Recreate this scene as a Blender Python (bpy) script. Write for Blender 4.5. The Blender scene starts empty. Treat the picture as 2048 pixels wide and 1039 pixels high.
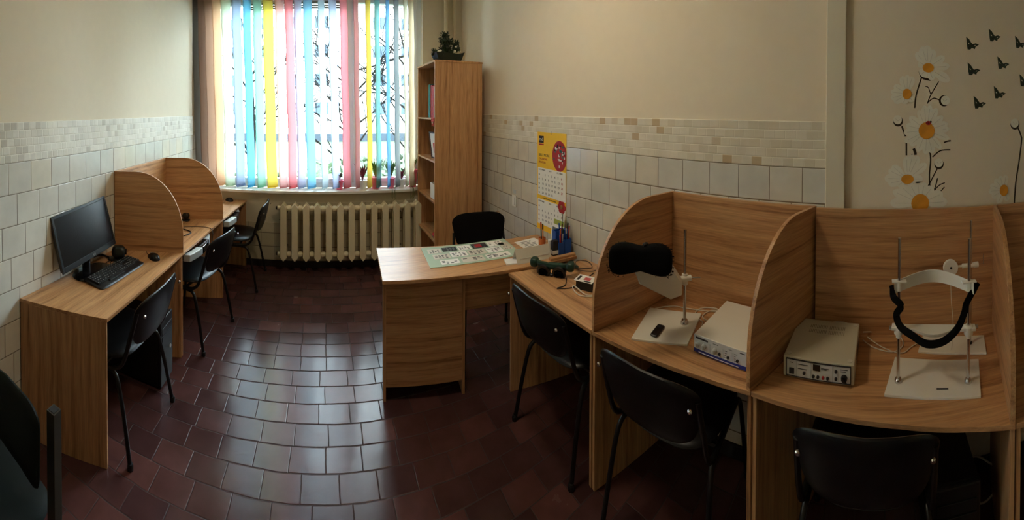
import bpy, bmesh, math, random
from mathutils import Matrix, Vector
random.seed(7)
sc = bpy.context.scene
COL = sc.collection
PI = math.pi

# ------------------------------------------------------------------ camera (cylindrical phone panorama)
FU, FV, V0, YAW, PITCH, ROLL, CAMH = 700.4344, 727.5452, 230.1903, 0.5428, -0.0106, -0.0045, 1.7374
def make_camera():
    cy, sy = math.cos(YAW), math.sin(YAW); cp, sp = math.cos(PITCH), math.sin(PITCH); cr, sr = math.cos(ROLL), math.sin(ROLL)
    R = Matrix(((cy, sy, 0), (-sy, cy, 0), (0, 0, 1))) @ Matrix(((1, 0, 0), (0, cp, -sp), (0, sp, cp))) @ Matrix(((cr, 0, sr), (0, 1, 0), (-sr, 0, cr)))
    r, f, u = R @ Vector((1, 0, 0)), R @ Vector((0, 1, 0)), R @ Vector((0, 0, 1))
    c = bpy.data.cameras.new('camera'); c.type = 'PANO'; c.panorama_type = 'CENTRAL_CYLINDRICAL'
    c.central_cylindrical_radius = 1.0
    c.central_cylindrical_range_u_min = -1024 / FU; c.central_cylindrical_range_u_max = 1024 / FU
    c.central_cylindrical_range_v_min = -(1039 - V0) / FV; c.central_cylindrical_range_v_max = V0 / FV
    c.clip_start = .01; c.clip_end = 500
    o = bpy.data.objects.new('camera', c); COL.objects.link(o)
    o.matrix_world = Matrix(((r.x, u.x, -f.x, 0), (r.y, u.y, -f.y, 0), (r.z, u.z, -f.z, CAMH), (0, 0, 0, 1)))
    sc.camera = o
make_camera()

# ------------------------------------------------------------------ world (overcast daylight), exposure
SKY = 6.2
w = bpy.data.worlds.new('overcast_sky'); sc.world = w; w.use_nodes = True
bg = w.node_tree.nodes['Background']; bg.inputs[0].default_value = (.78, .93, 1.0, 1); bg.inputs[1].default_value = SKY
sc.view_settings.view_transform = 'Standard'; sc.view_settings.look = 'None'
sc.view_settings.gamma = 1.0; sc.view_settings.use_curve_mapping = False
sc.view_settings.exposure = 2.35
sc.cycles.use_denoising = True
sc.cycles.max_bounces = 10; sc.cycles.diffuse_bounces = 6; sc.cycles.transparent_max_bounces = 16
sc.cycles.sample_clamp_indirect = 6.0
def area(name, loc, rot, sx, sy, power, color, portal=False):
    l = bpy.data.lights.new(name, 'AREA'); l.shape = 'RECTANGLE'; l.size = sx; l.size_y = sy
    l.energy = power; l.color = color
    if portal: l.cycles.is_portal = True
    o = bpy.data.objects.new(name, l); COL.objects.link(o); o.location = loc; o.rotation_euler = rot
    return o
WX0, WX1, WZ0, WZ1 = -1.485, 1.19, .87, 3.06          # window opening
area('window_portal', (-.1, 4.36, (WZ0 + WZ1) / 2), (-PI / 2, 0, 0), 2.7, 2.3, 1, (1, 1, 1), portal=True)

FILL_LIGHT = area('fill_light', (.55, 1.65, 3.16), (0, 0, 0), .42, .42, 3.2, (1.0, .83, .60))  # added warm fill light, brightens the right side beyond the window daylight
# ------------------------------------------------------------------ material helpers
def srgb(r, g, b):
    f = lambda c: (c / 255 / 12.92) if c / 255 <= .04045 else ((c / 255 + .055) / 1.055) ** 2.4
    return (f(r), f(g), f(b), 1)
class NT:
    def __init__(s, name):
        s.m = bpy.data.materials.new(name); s.m.use_nodes = True; s.t = s.m.node_tree
        s.b = s.t.nodes['Principled BSDF']; s.out = s.t.nodes['Material Output']
    def n(s, typ, ins=None, **kw):
        nd = s.t.nodes.new(typ)
        for k, v in kw.items(): setattr(nd, k, v)
        for k, v in (ins or {}).items():
            if isinstance(v, bpy.types.NodeSocket): s.t.links.new(v, nd.inputs[k])
            else: nd.inputs[k].default_value = v
        return nd
    def math(s, op, a, b=0.0, c=0.0):
        return s.n('ShaderNodeMath', {0: a, 1: b, 2: c}, operation=op).outputs[0]
    def mix(s, f, a, b, blend='MIX'):
        return s.n('ShaderNodeMix', {0: f, 6: a, 7: b}, data_type='RGBA', blend_type=blend).outputs[2]
    def ramp(s, f, stops):
        r = s.n('ShaderNodeValToRGB', {0: f}); e = r.color_ramp.elements
        e[0].position, e[0].color = stops[0]; e[1].position, e[1].color = stops[-1]
        for p, c in stops[1:-1]:
            x = e.new(p); x.color = c
        return r.outputs[0]
    def obj(s): return s.n('ShaderNodeTexCoord').outputs['Object']
    def set(s, **kw):
        for k, v in kw.items():
            k = {'base': 'Base Color', 'rough': 'Roughness', 'metal': 'Metallic', 'normal': 'Normal', 'spec': 'Specular IOR Level',
                 'sheen': 'Sheen Weight', 'coat': 'Coat Weight', 'coatr': 'Coat Roughness'}[k]
            if isinstance(v, bpy.types.NodeSocket): s.t.links.new(v, s.b.inputs[k])
            else: s.b.inputs[k].default_value = v
        return s.m
    def bump(s, h, strength=.3, dist=.002):
        return s.n('ShaderNodeBump', {'Height': h, 'Strength': strength, 'Distance': dist}).outputs[0]

def plain(name, col, rough=.5, metal=0.0, spec=.5, var=.06, bump=0.0, bs=300, coat=0.0):
    """a single colour with a little procedural mottling (and grain) of its own"""
    t = NT(name); co = t.obj()
    nz = t.n('ShaderNodeTexNoise', {'Vector': co, 'Scale': 14.0, 'Detail': 3.0}).outputs[0]
    k = t.math('MULTIPLY_ADD', nz, var * 2, 1 - var)
    c = t.n('ShaderNodeVectorMath', {0: col[:3], 'Scale': k}, operation='SCALE').outputs[0]
    t.set(base=c, rough=rough, metal=metal, spec=spec, coat=coat)
    if bump:
        f = t.n('ShaderNodeTexNoise', {'Vector': co, 'Scale': float(bs), 'Detail': 2.0}).outputs[0]
        t.set(normal=t.bump(f, bump, .001))
    return t.m

def wood(name, axis, light=srgb(200, 153, 106), mid=srgb(184, 135, 89), dark=srgb(142, 98, 60), rough=.36):
    """pale oak laminate, grain running along the given axis"""
    t = NT(name); co = t.obj()
    long_, cross = .8, 30.0
    s1 = [cross] * 3; s1[axis] = long_
    s2 = [170.0] * 3; s2[axis] = 7.0
    info = t.n('ShaderNodeObjectInfo').outputs['Random']
    off = t.n('ShaderNodeVectorMath', {0: co, 1: t.n('ShaderNodeCombineXYZ', {0: t.math('MULTIPLY', info, 9), 1: t.math('MULTIPLY', info, 5), 2: t.math('MULTIPLY', info, 7)}).outputs[0]}, operation='ADD').outputs[0]
    warp = t.n('ShaderNodeTexNoise', {'Vector': off, 'Scale': 3.2, 'Detail': 2.0}).outputs['Color']
    wv = t.n('ShaderNodeVectorMath', {0: warp, 'Scale': .03}, operation='SCALE').outputs[0]
    v = t.n('ShaderNodeVectorMath', {0: off, 1: wv}, operation='ADD').outputs[0]
    a = t.n('ShaderNodeTexNoise', {'Vector': t.n('ShaderNodeVectorMath', {0: v, 1: s1}, operation='MULTIPLY').outputs[0], 'Scale': 1.0, 'Detail': 6.0, 'Roughness': .68, 'Distortion': .12}).outputs[0]
    b = t.n('ShaderNodeTexNoise', {'Vector': t.n('ShaderNodeVectorMath', {0: off, 1: s2}, operation='MULTIPLY').outputs[0], 'Scale': 1.0, 'Detail': 3.0}).outputs[0]
    c1 = t.ramp(a, [(.34, dark), (.45, mid), (.58, light), (.74, mid)])
    k = t.math('MULTIPLY_ADD', b, .8, .60)
    c = t.n('ShaderNodeVectorMath', {0: c1, 'Scale': k}, operation='SCALE').outputs[0]
    t.set(base=c, rough=rough, spec=.5, normal=t.bump(b, .12, .001))
    return t.m

def tiles(name, ua, va, tw, th, u0, v0, ju, jv, ramp, mortar, rough=.18, rowoff=.5, rnd=0.0, bump=.5, wave=0.0, rvar=0.0, groove=True, blotch=0.0):
    """rectangular tiles: ua/va = axes, joints ju/jv metres, colour per tile from a ramp"""
    t = NT(name); co = t.obj()
    if wave:
        wn = t.n('ShaderNodeTexNoise', {'Vector': co, 'Scale': 7.0, 'Detail': 1.0}).outputs['Color']
        w1 = t.n('ShaderNodeVectorMath', {0: wn, 1: (.5, .5, .5)}, operation='SUBTRACT').outputs[0]
        w2 = t.n('ShaderNodeVectorMath', {0: w1, 'Scale': wave}, operation='SCALE').outputs[0]
        co2 = t.n('ShaderNodeVectorMath', {0: co, 1: w2}, operation='ADD').outputs[0]
    else: co2 = co
    sp = t.n('ShaderNodeSeparateXYZ', {0: co2}).outputs
    v = t.math('DIVIDE', t.math('SUBTRACT', sp[va], v0), th); row = t.math('FLOOR', v)
    u = t.math('DIVIDE', t.math('SUBTRACT', sp[ua], u0), tw)
    u = t.math('ADD', u, t.math('MULTIPLY', row, rowoff))
    if rnd:
        rr = t.n('ShaderNodeTexWhiteNoise', {'W': row}, noise_dimensions='1D').outputs[0]
        u = t.math('ADD', u, t.math('MULTIPLY', rr, rnd))
    cell = t.math('FLOOR', u)
    fu = t.math('FRACT', u); fv = t.math('FRACT', v)
    du = t.math('MULTIPLY', t.math('MINIMUM', fu, t.math('SUBTRACT', 1.0, fu)), tw / ju * 2)
    dv = t.math('MULTIPLY', t.math('MINIMUM', fv, t.math('SUBTRACT', 1.0, fv)), th / jv * 2)
    d = t.math('MINIMUM', du, dv)
    mask = t.n('ShaderNodeMapRange', {0: d, 1: .75, 2: 1.25, 3: 0.0, 4: 1.0}).outputs[0]
    r = t.n('ShaderNodeTexWhiteNoise', {'Vector': t.n('ShaderNodeCombineXYZ', {0: cell, 1: row}).outputs[0]}, noise_dimensions='2D').outputs
    c = t.ramp(r[0], ramp)
    fine = t.n('ShaderNodeTexNoise', {'Vector': co, 'Scale': 9.0, 'Detail': 6.0}).outputs[0]
    c = t.n('ShaderNodeVectorMath', {0: c, 'Scale': t.math('MULTIPLY_ADD', fine, .3 + blotch, .85 - blotch / 2)}, operation='SCALE').outputs[0]
    base = t.mix(mask, mortar, c)
    h = t.math('ADD', t.n('ShaderNodeMapRange', {0: d, 1: .3, 2: 2.2, 3: 0.0, 4: 1.0}).outputs[0] if groove else mask, t.math('MULTIPLY', fine, .25 + blotch))
    ro = t.math('ADD', t.math('MULTIPLY', t.math('SUBTRACT', 1.0, mask), .5), t.math('MULTIPLY_ADD', r[0], rvar, t.math('MULTIPLY_ADD', fine, rvar * 1.2, rough)))
    t.set(base=base, rough=ro, normal=t.bump(h, bump, .003))
    return t.m

def leafy(name, col, col2):
    t = NT(name); nz = t.n('ShaderNodeTexNoise', {'Vector': t.obj(), 'Scale': 30.0, 'Detail': 2.0}).outputs[0]
    return t.set(base=t.ramp(nz, [(.35, col), (.65, col2)]), rough=.55)

def slat_mat(name, col, trans=.78):
    """woven blind fabric: some daylight comes through"""
    t = NT(name); co = t.obj()
    sc_ = t.n('ShaderNodeVectorMath', {0: co, 1: (900, 900, 260)}, operation='MULTIPLY').outputs[0]
    nz = t.n('ShaderNodeTexNoise', {'Vector': sc_, 'Scale': 1.0, 'Detail': 1.0}).outputs[0]
    c = t.n('ShaderNodeVectorMath', {0: col[:3], 'Scale': t.math('MULTIPLY_ADD', nz, .2, .9)}, operation='SCALE').outputs[0]
    ct = t.n('ShaderNodeVectorMath', {0: c, 'Scale': trans}, operation='SCALE').outputs[0]
    cd = t.n('ShaderNodeVectorMath', {0: c, 'Scale': .2}, operation='SCALE').outputs[0]
    tr = t.n('ShaderNodeBsdfTranslucent', {0: ct}).outputs[0]; df = t.n('ShaderNodeBsdfDiffuse', {0: cd}).outputs[0]
    ad = t.n('ShaderNodeAddShader', {0: tr, 1: df}).outputs[0]
    t.t.links.new(ad, t.out.inputs[0]); return t.m

def glass_mat(name, tint=(.97, .99, 1, 1), gl=.06):
    t = NT(name)
    tr = t.n('ShaderNodeBsdfTransparent', {0: tint}).outputs[0]; g = t.n('ShaderNodeBsdfGlossy', {'Roughness': .02}).outputs[0]
    fr = t.n('ShaderNodeFresnel', {0: 1.35}).outputs[0]
    nz = t.n('ShaderNodeTexNoise', {'Vector': t.obj(), 'Scale': 2.0}).outputs[0]
    f = t.math('MULTIPLY', fr, t.math('MULTIPLY_ADD', nz, .2, .9))
    t.t.links.new(t.n('ShaderNodeMixShader', {0: f, 1: tr, 2: g}).outputs[0], t.out.inputs[0]); return t.m

WX, WY, WZ = wood('oak_grain_x', 0), wood('oak_grain_y', 1), wood('oak_grain_z', 2)
M_edge = plain('edge_band', srgb(176, 140, 100), .45)
M_paint = plain('wall_paint', srgb(232, 219, 194), .9, var=.03, bump=.15, bs=60)
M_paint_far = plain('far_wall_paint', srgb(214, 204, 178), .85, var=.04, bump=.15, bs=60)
M_ceil = plain('ceiling_paint', srgb(235, 233, 226), .9)
tile_ramp = [(0, srgb(208, 205, 193)), (.6, srgb(213, 209, 196)), (1, srgb(218, 208, 186))]
TS = .1689
M_tile_R = tiles('white_glazed_tiles_right', 1, 2, TS, TS, .222, 1.482 - 8 * TS, .0030, .0055, tile_ramp, srgb(120, 104, 80), .14, rowoff=.33)
M_tile_L = tiles('white_glazed_tiles_left', 1, 2, TS, TS, 2.13, 1.471 - 8 * TS, .004, .004, tile_ramp, srgb(122, 112, 92), .16, rowoff=.36)
M_tile_F = tiles('glazed_tiles_far', 0, 2, .152, .152, .05, .07, .003, .005, [(0, srgb(190, 180, 150)), (1, srgb(206, 196, 168))], srgb(90, 76, 56), .3, rowoff=0)
M_mos_L = tiles('mosaic_left', 1, 2, .047, .0433, 0, 1.471, .0035, .0035, [(0, srgb(214, 207, 188)), (.5, srgb(226, 220, 204)), (.9, srgb(206, 199, 182)), (.97, srgb(196, 187, 168))], srgb(232, 226, 210), .5, rowoff=.27, bump=.4)
M_mos_R = tiles('mosaic_right', 1, 2, .055, .0441, 0, 1.482, .0012, .004, [(0, srgb(214, 204, 180)), (.45, srgb(226, 218, 198)), (.93, srgb(212, 202, 178)), (.945, srgb(194, 170, 132)), (1, srgb(192, 168, 130))], srgb(234, 228, 208), .5, rowoff=.4, bump=.4)
M_floor = tiles('red_quarry_tiles', 0, 1, .187, .1385, .03, .06, .0035, .0045, [(0, srgb(78, 50, 48)), (.5, srgb(66, 42, 42)), (1, srgb(92, 58, 54))], srgb(58, 44, 42), .10, rowoff=.5, rnd=.6, bump=.45, wave=.012, rvar=.10, blotch=.5); M_floor.node_tree.nodes['Principled BSDF'].inputs['Specular IOR Level'].default_value = .26
M_black_board = plain('black_skirting', srgb(30, 24, 22), .5)
M_pvc = plain('white_pvc', srgb(236, 240, 242), .3, var=.02)
M_sill = plain('white_sill', srgb(238, 236, 228), .35, var=.02)
M_glass = glass_mat('window_glass')
M_rad = plain('cream_radiator_enamel', srgb(236, 224, 190), .4, var=.05)
M_pipe = plain('painted_pipe', srgb(206, 192, 160), .5)
M_vinyl = plain('black_vinyl', srgb(13, 14, 16), .36, spec=.4, bump=.25, bs=420)
M_vinyl_g = plain('dark_green_vinyl', srgb(15, 21, 18), .7, spec=.2, bump=.25, bs=420)
M_fabric = plain('black_fabric', srgb(10, 9, 9), .95, spec=.15, bump=.5, bs=700)
M_tube = plain('black_tube', srgb(12, 12, 13), .35)
M_tube_g = plain('grey_metal_tube', srgb(66, 62, 54), .45, metal=.5)
M_plastic = plain('black_plastic', srgb(18, 19, 21), .38)
M_plastic_s = plain('glossy_black_plastic', srgb(12, 13, 15), .12)
M_screen = plain('dark_screen', srgb(10, 13, 15), .22, spec=.6, var=.02)
M_bezel = plain('monitor_bezel', srgb(36, 42, 46), .30)
M_key = plain('keyboard_key', srgb(30, 31, 33), .5)
M_keytxt = plain('key_print', srgb(190, 190, 190), .6)
M_grey = plain('silver_grey_plastic', srgb(186, 192, 190), .35)
M_white_p = plain('white_plastic', srgb(232, 228, 214), .35, var=.02)
M_cream_p = plain('cream_device_shell', srgb(196, 188, 164), .5, var=.03)
M_panel = plain('pale_front_panel', srgb(206, 208, 206), .5, var=.03)
M_blue = plain('blue_stripe', srgb(34, 52, 140), .45)
M_navy = plain('blue_plastic', srgb(26, 84, 170), .35)
M_chrome = plain('steel', (.62, .60, .58, 1), .22, metal=1.0, var=.02)
M_red = plain('red', srgb(172, 36, 40), .6)
M_orange = plain('orange_plastic', srgb(206, 110, 50), .4)
M_yellow = plain('calendar_yellow', srgb(246, 196, 40), .6, var=.02)
M_paper = plain('paper', srgb(236, 234, 226), .8, var=.02)
M_card = plain('grey_card', srgb(206, 200, 184), .7)
M_ink = plain('ink', srgb(36, 36, 40), .7)
M_teal = plain('teal_binder', srgb(30, 120, 110), .6)
M_pinkb = plain('pink_cover', srgb(206, 92, 96), .6)
M_green_d = plain('dark_green_plastic', srgb(18, 58, 44), .4)
M_mint = plain('pale_green_glass_mat', srgb(186, 208, 186), .12, spec=.6)
M_leaf_d = leafy('dark_foliage', srgb(20, 34, 18), srgb(44, 62, 30))
M_leaf = leafy('green_foliage', srgb(58, 96, 46), srgb(110, 140, 70))
M_pink = plain('pink_pot', srgb(240, 120, 150), .45)
M_maroon = leafy('maroon_leaves', srgb(80, 16, 40), srgb(120, 30, 60))
M_soil = plain('soil', srgb(50, 38, 30), .9)
M_cord_w = plain('white_cord', srgb(214, 206, 188), .5)
M_cord_b = plain('black_cord', srgb(20, 20, 20), .5)
M_cord_br = plain('brown_cord', srgb(96, 78, 66), .5)
M_petal = plain('daisy_petal', srgb(236, 232, 214), .8, var=.08)
M_daisy = plain('daisy_centre', srgb(222, 150, 40), .8, var=.3)
M_stem = plain('dark_olive_stem', srgb(52, 42, 26), .8)
M_fly = plain('butterfly_green', srgb(52, 66, 50), .8, var=.3)
M_picture = plain('printed_picture', srgb(110, 120, 120), .5, var=.6)
M_facade = plain('pale_facade', srgb(216, 222, 224), .9, var=.05)
M_facade_b = plain('facade_base', srgb(48, 54, 60), 1.0, spec=0.0)
M_owin = plain('outdoor_window_glass', srgb(58, 68, 76), 1.0, spec=0.0)
M_bark = plain('bark', srgb(22, 20, 18), 1.0, spec=0.0)
M_ground = leafy('winter_grass', srgb(40, 56, 34), srgb(62, 72, 46))
M_leaf_o = leafy('shrub_foliage', srgb(14, 28, 12), srgb(52, 76, 36))

# ------------------------------------------------------------------ mesh helpers
def BM(): return bmesh.new()
def box(bm, lo, hi, M=None):
    vs = [bm.verts.new((x, y, z)) for z in (lo[2], hi[2]) for y in (lo[1], hi[1]) for x in (lo[0], hi[0])]
    for f in ((0, 2, 3, 1), (4, 5, 7, 6), (0, 1, 5, 4), (2, 6, 7, 3), (0, 4, 6, 2), (1, 3, 7, 5)): bm.faces.new([vs[i] for i in f])
    if M: bmesh.ops.transform(bm, matrix=M, verts=vs)
    return vs
def prism(bm, pts, z0, z1, M=None):
    """pts: xy outline, extruded z0..z1"""
    n = len(pts); a = [bm.verts.new((x, y, z0)) for x, y in pts]; b = [bm.verts.new((x, y, z1)) for x, y in pts]
    bm.faces.new(a[::-1]); bm.faces.new(b)
    for i in range(n): bm.faces.new((a[i], a[(i + 1) % n], b[(i + 1) % n], b[i]))
    if M: bmesh.ops.transform(bm, matrix=M, verts=a + b)
    return a + b
def smooth(pts, n=6):
    P = [Vector(p) for p in pts]
    if len(P) < 3: return P
    out = []
    for i in range(len(P) - 1):
        p0, p1, p2, p3 = P[max(i - 1, 0)], P[i], P[i + 1], P[min(i + 2, len(P) - 1)]
        for k in range(n):
            t = k / n
            out.append(.5 * ((2 * p1) + (p2 - p0) * t + (2 * p0 - 5 * p1 + 4 * p2 - p3) * t * t + (3 * p1 - p0 - 3 * p2 + p3) * t ** 3))
    out.append(P[-1]); return out
def tube(bm, pts, r, seg=8, sm=0, sy=1.0, square=False):
    P = smooth(pts, sm) if sm else [Vector(p) for p in pts]
    R = r if isinstance(r, (list, tuple)) else [r] * len(P)
    rings = []; nrm = None
    for i, p in enumerate(P):
        d = (P[min(i + 1, len(P) - 1)] - P[max(i - 1, 0)]).normalized()
        if nrm is None:
            nrm = d.orthogonal().normalized() if not square else (Vector((1, 0, 0)) if abs(d.x) < .7 else Vector((0, 1, 0)))
        nrm = (nrm - d * nrm.dot(d)).normalized(); bn = d.cross(nrm)
        ph = PI / 4 if square else 0
        rr = R[min(i, len(R) - 1)]
        rings.append([bm.verts.new(p + (nrm * math.cos(2 * PI * k / seg + ph) + bn * math.sin(2 * PI * k / seg + ph) * sy) * rr) for k in range(seg)])
    for a, b in zip(rings, rings[1:]):
        for k in range(seg): bm.faces.new((a[k], a[(k + 1) % seg], b[(k + 1) % seg], b[k]))
    bm.faces.new(rings[0][::-1]); bm.faces.new(rings[-1])
def lathe(bm, prof, seg=20, M=None, cap=True):
    rings = []
    for r, z in prof: rings.append([bm.verts.new((r * math.cos(2 * PI * k / seg), r * math.sin(2 * PI * k / seg), z)) for k in range(seg)])
    for a, b in zip(rings, rings[1:]):
        for k in range(seg): bm.faces.new((a[k], a[(k + 1) % seg], b[(k + 1) % seg], b[k]))
    if cap: bm.faces.new(rings[0][::-1]); bm.faces.new(rings[-1])
    if M: bmesh.ops.transform(bm, matrix=M, verts=[v for r in rings for v in r])
def pad(bm, a, b, th, e=3.0, f=None, rings=7, seg=40, dome=4):
    """superellipse cushion, f maps (x,y,z) to place"""
    f = f or (lambda x, y, z: (x, y, z))
    def pos(r, k):
        t = 2 * PI * k / seg; c, s = math.cos(t), math.sin(t)
        return a * r * math.copysign(abs(c) ** (2 / e), c), b * r * math.copysign(abs(s) ** (2 / e), s)
    R = [0] + [math.sin(PI / 2 * i / rings) for i in range(1, rings + 1)]
    lay = []
    for sg in (1, -1):
        ring = []
        for i, r in enumerate(R):
            if i == 0: ring.append([bm.verts.new(f(0, 0, sg * th / 2))]); continue
            if i == len(R) - 1 and sg < 0: ring.append(lay[0][-1]); continue
            h = th / 2 * math.sqrt(max(0, 1 - r ** dome))
            ring.append([bm.verts.new(f(*pos(r, k), sg * h)) for k in range(seg)])
        lay.append(ring)
        for i in range(len(R) - 1):
            for k in range(seg):
                k2 = (k + 1) % seg
                q = [ring[0][0], ring[1][k], ring[1][k2]] if i == 0 else [ring[i][k], ring[i + 1][k], ring[i + 1][k2], ring[i][k2]]
                bm.faces.new(q if sg > 0 else q[::-1])
def ball(bm, c, r, sub=2, sc_=(1, 1, 1), jitter=0):
    g = bmesh.ops.create_icosphere(bm, subdivisions=sub, radius=1)
    for v in g['verts']:
        k = 1 + (random.uniform(-jitter, jitter) if jitter else 0)
        v.co = Vector(c) + Vector((v.co.x * r * sc_[0] * k, v.co.y * r * sc_[1] * k, v.co.z * r * sc_[2] * k))
def obj(name, bm, mat, parent=None, bev=0, sm=False, loc=None, M=None):
    bmesh.ops.recalc_face_normals(bm, faces=bm.faces)
    me = bpy.data.meshes.new(name); bm.to_mesh(me); bm.free()
    for m in (mat if isinstance(mat, list) else [mat]): me.materials.append(m)
    o = bpy.data.objects.new(name, me); COL.objects.link(o)
    if parent: o.parent = parent
    if sm:
        for p in me.polygons: p.use_smooth = True
        try: me.set_sharp_from_angle(angle=math.radians(40))
        except Exception: pass
    if bev:
        b = o.modifiers.new('bevel', 'BEVEL'); b.width = bev; b.segments = 2; b.limit_method = 'ANGLE'; b.angle_limit = math.radians(50)
    if loc: o.location = loc
    if M: o.matrix_local = M
    return o
def objs(name, bm, mat, parent=None, bev=0, sm=False):
    """every loose piece becomes an object of its own"""
    bm.verts.ensure_lookup_table(); seen = set(); out = []
    for v0 in bm.verts:
        if v0 in seen: continue
        st = [v0]; seen.add(v0); isl = []
        while st:
            v = st.pop(); isl.append(v)
            for e in v.link_edges:
                o_ = e.other_vert(v)
                if o_ not in seen: seen.add(o_); st.append(o_)
        nb = bmesh.new(); mp = {v: nb.verts.new(v.co) for v in isl}; fs = {f for v in isl for f in v.link_faces}
        for f in fs: nb.faces.new([mp[v] for v in f.verts])
        out.append(obj(name, nb, mat, parent, bev, sm))
    bm.free(); return out
def bx(name, lo, hi, mat, parent=None, bev=.0015, M=None):
    b = BM(); box(b, lo, hi, M); return obj(name, b, mat, parent, bev)
def thing(name, label, cat, loc=(0, 0, 0), rz=0, group=None):
    o = bpy.data.objects.new(name, None); COL.objects.link(o); o.empty_display_size = .05
    o.location = loc; o.rotation_euler = (0, 0, rz); o['label'] = label; o['category'] = cat
    if group: o['group'] = group
    return o
def tag(o, label, cat, group=None, kind=None):
    o['label'] = label; o['category'] = cat
    if group: o['group'] = group
    if kind: o['kind'] = kind
    return o
def struct(name, bm, mat, bev=0, label=None):
    o = obj(name, bm, mat, None, bev); o['kind'] = 'structure'
    if label: o['label'] = label
    return o
def kids(o): return [c for c in bpy.data.objects if c.parent == o]
def dup(root, loc, rz, label, group=None):
    r = root.copy(); COL.objects.link(r); r.location = loc; r.rotation_euler = (0, 0, rz); r['label'] = label
    if group: r['group'] = group
    for ch in kids(root):
        c = ch.copy(); COL.objects.link(c); c.parent = r
        for g in kids(ch):
            d = g.copy(); COL.objects.link(d); d.parent = c
    return r
def text(name, body, size, mat, parent, M, ext=.0004, align='LEFT'):
    cu = bpy.data.curves.new(name, 'FONT'); cu.body = body; cu.size = size; cu.extrude = ext; cu.align_x = align; cu.resolution_u = 2
    t = bpy.data.objects.new('tmp_' + name, cu); COL.objects.link(t)
    me = bpy.data.meshes.new_from_object(t); bpy.data.objects.remove(t)
    me.materials.clear(); me.materials.append(mat)
    o = bpy.data.objects.new(name, me); COL.objects.link(o)
    if parent: o.parent = parent
    o.matrix_local = M; return o
def face_nx(x, y, z):   # plane facing -X: local x -> -Y, local y -> Z
    return Matrix(((0, 0, -1, x), (-1, 0, 0, y), (0, 1, 0, z), (0, 0, 0, 1)))

# ------------------------------------------------------------------ room shell
XL, XR, YF, YB, ZC = -1.507, 1.703, 4.03, -2.7, 3.35
b = BM(); box(b, (XL - .3, YB - .2, -.12), (XR + .3, YF + .4, 0)); struct('floor', b, M_floor, label='dark red quarry tile floor with worn glossy patches')
b = BM(); box(b, (XL - .3, YB - .2, ZC), (XR + .3, YF + .4, ZC + .2)); struct('ceiling', b, M_ceil)
b = BM(); box(b, (XL - .3, YB - .2, 0), (XL, YF + .36, ZC)); struct('wall_left', b, M_paint)
b = BM(); box(b, (XR, YB - .2, 0), (XR + .3, YF + .36, ZC)); struct('wall_right', b, M_paint)
b = BM(); box(b, (XL, YB - .2, 0), (XR, YB, ZC)); struct('wall_back', b, M_paint)
b = BM()
for lo, hi in (((XL, 0), (WX0, ZC)), ((WX1, 0), (XR, ZC)), ((WX0, 0), (WX1, WZ0 - .03)), ((WX0, WZ1), (WX1, ZC))):
    box(b, (lo[0], YF, lo[1]), (hi[0], YF + .36, hi[1]))
struct('wall_front', b, M_paint_far)
# tiled dados: glazed tiles and a mosaic band, a few millimetres proud of the plaster
TT = .006
b = BM(); box(b, (XL, -1.2, .0), (XL + TT, YF, 1.471)); struct('trim_1', b, M_tile_L, label='white glazed wall tiles along the left wall')
b = BM(); box(b, (XL, -1.2, 1.471), (XL + TT, YF, 1.688)); struct('trim_2', b, M_mos_L, .002, label='small square mosaic band above the left wall tiles')
b = BM(); box(b, (XR - TT, .222, .0), (XR, YF, 1.482)); struct('trim_3', b, M_tile_R, label='white glazed wall tiles along the right wall')
b = BM(); box(b, (XR - TT, .222, 1.482), (XR, YF, 1.7023)); struct('trim_4', b, M_mos_R, .002, label='cream mosaic band above the right wall tiles')
b = BM(); box(b, (XL + TT, YF - .006, .07), (XR - TT, YF, .49)); box(b, (-.5, YF - .006, .49), (1.14, YF, .72)); struct('trim_5', b, M_tile_F, label='beige tiles low on the window wall behind the radiator')
b = BM(); box(b, (XL + TT, YF - .018, 0), (XR - TT, YF, .072)); struct('baseboard_front', b, M_black_board, .002)
b = BM(); box(b, (XR - .018, -2.6, 0), (XR - TT, YF - .02, .072)); struct('baseboard_right', b, M_black_board, .002)
b = BM(); box(b, (XR - .028, .128, .0), (XR, .222, ZC)); struct('trim_6', b, plain('pilaster_paint', srgb(222, 214, 190), .8, var=.03), .004, label='narrow painted pilaster where the tiles end')
lp = thing('fill_lamp', 'added round fill lamp under the ceiling, out of view', 'lamp', (.55, 1.65, 0))  # made-up fixture around the added fill light, never in view
b = BM(); lathe(b, [(.12, 3.33), (.13, 3.35)], 24); lathe(b, [(.30, 3.20), (.31, 3.26), (.20, 3.33), (.12, 3.34)], 28); obj('fill_lamp_body', b, plain('fill_lamp_enamel', srgb(230, 226, 214), .4), lp, 0, True)
# ------------------------------------------------------------------ window
wf = BM(); Y0, Y1 = 4.10, 4.17
def fr(bm, x0, z0, x1, z1, w, y0, y1):
    box(bm, (x0, y0, z0), (x0 + w, y1, z1)); box(bm, (x1 - w, y0, z0), (x1, y1, z1))
    box(bm, (x0 + w, y0, z0), (x1 - w, y1, z0 + w)); box(bm, (x0 + w, y0, z1 - w), (x1 - w, y1, z1))
fr(wf, WX0, WZ0, WX1, WZ1, .06, Y0, Y1); box(wf, (.295, Y0, WZ0 + .06), (.365, Y1, WZ1 - .06))
win = struct('window_1', wf, M_pvc, .004, label='white plastic window with two casements behind the coloured blinds')
for x0, x1 in ((WX0 + .06, .295), (.365, WX1 - .06)):
    b = BM(); fr(b, x0, WZ0 + .06, x1, WZ1 - .06, .045, Y0 - .02, Y1 - .01); s = obj('sash', b, M_pvc, win, .004)
    bx('glass_pane', (x0 + .045, Y0 + .02, WZ0 + .105), (x1 - .045, Y0 + .024, WZ1 - .105), M_glass, s, 0)
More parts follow.
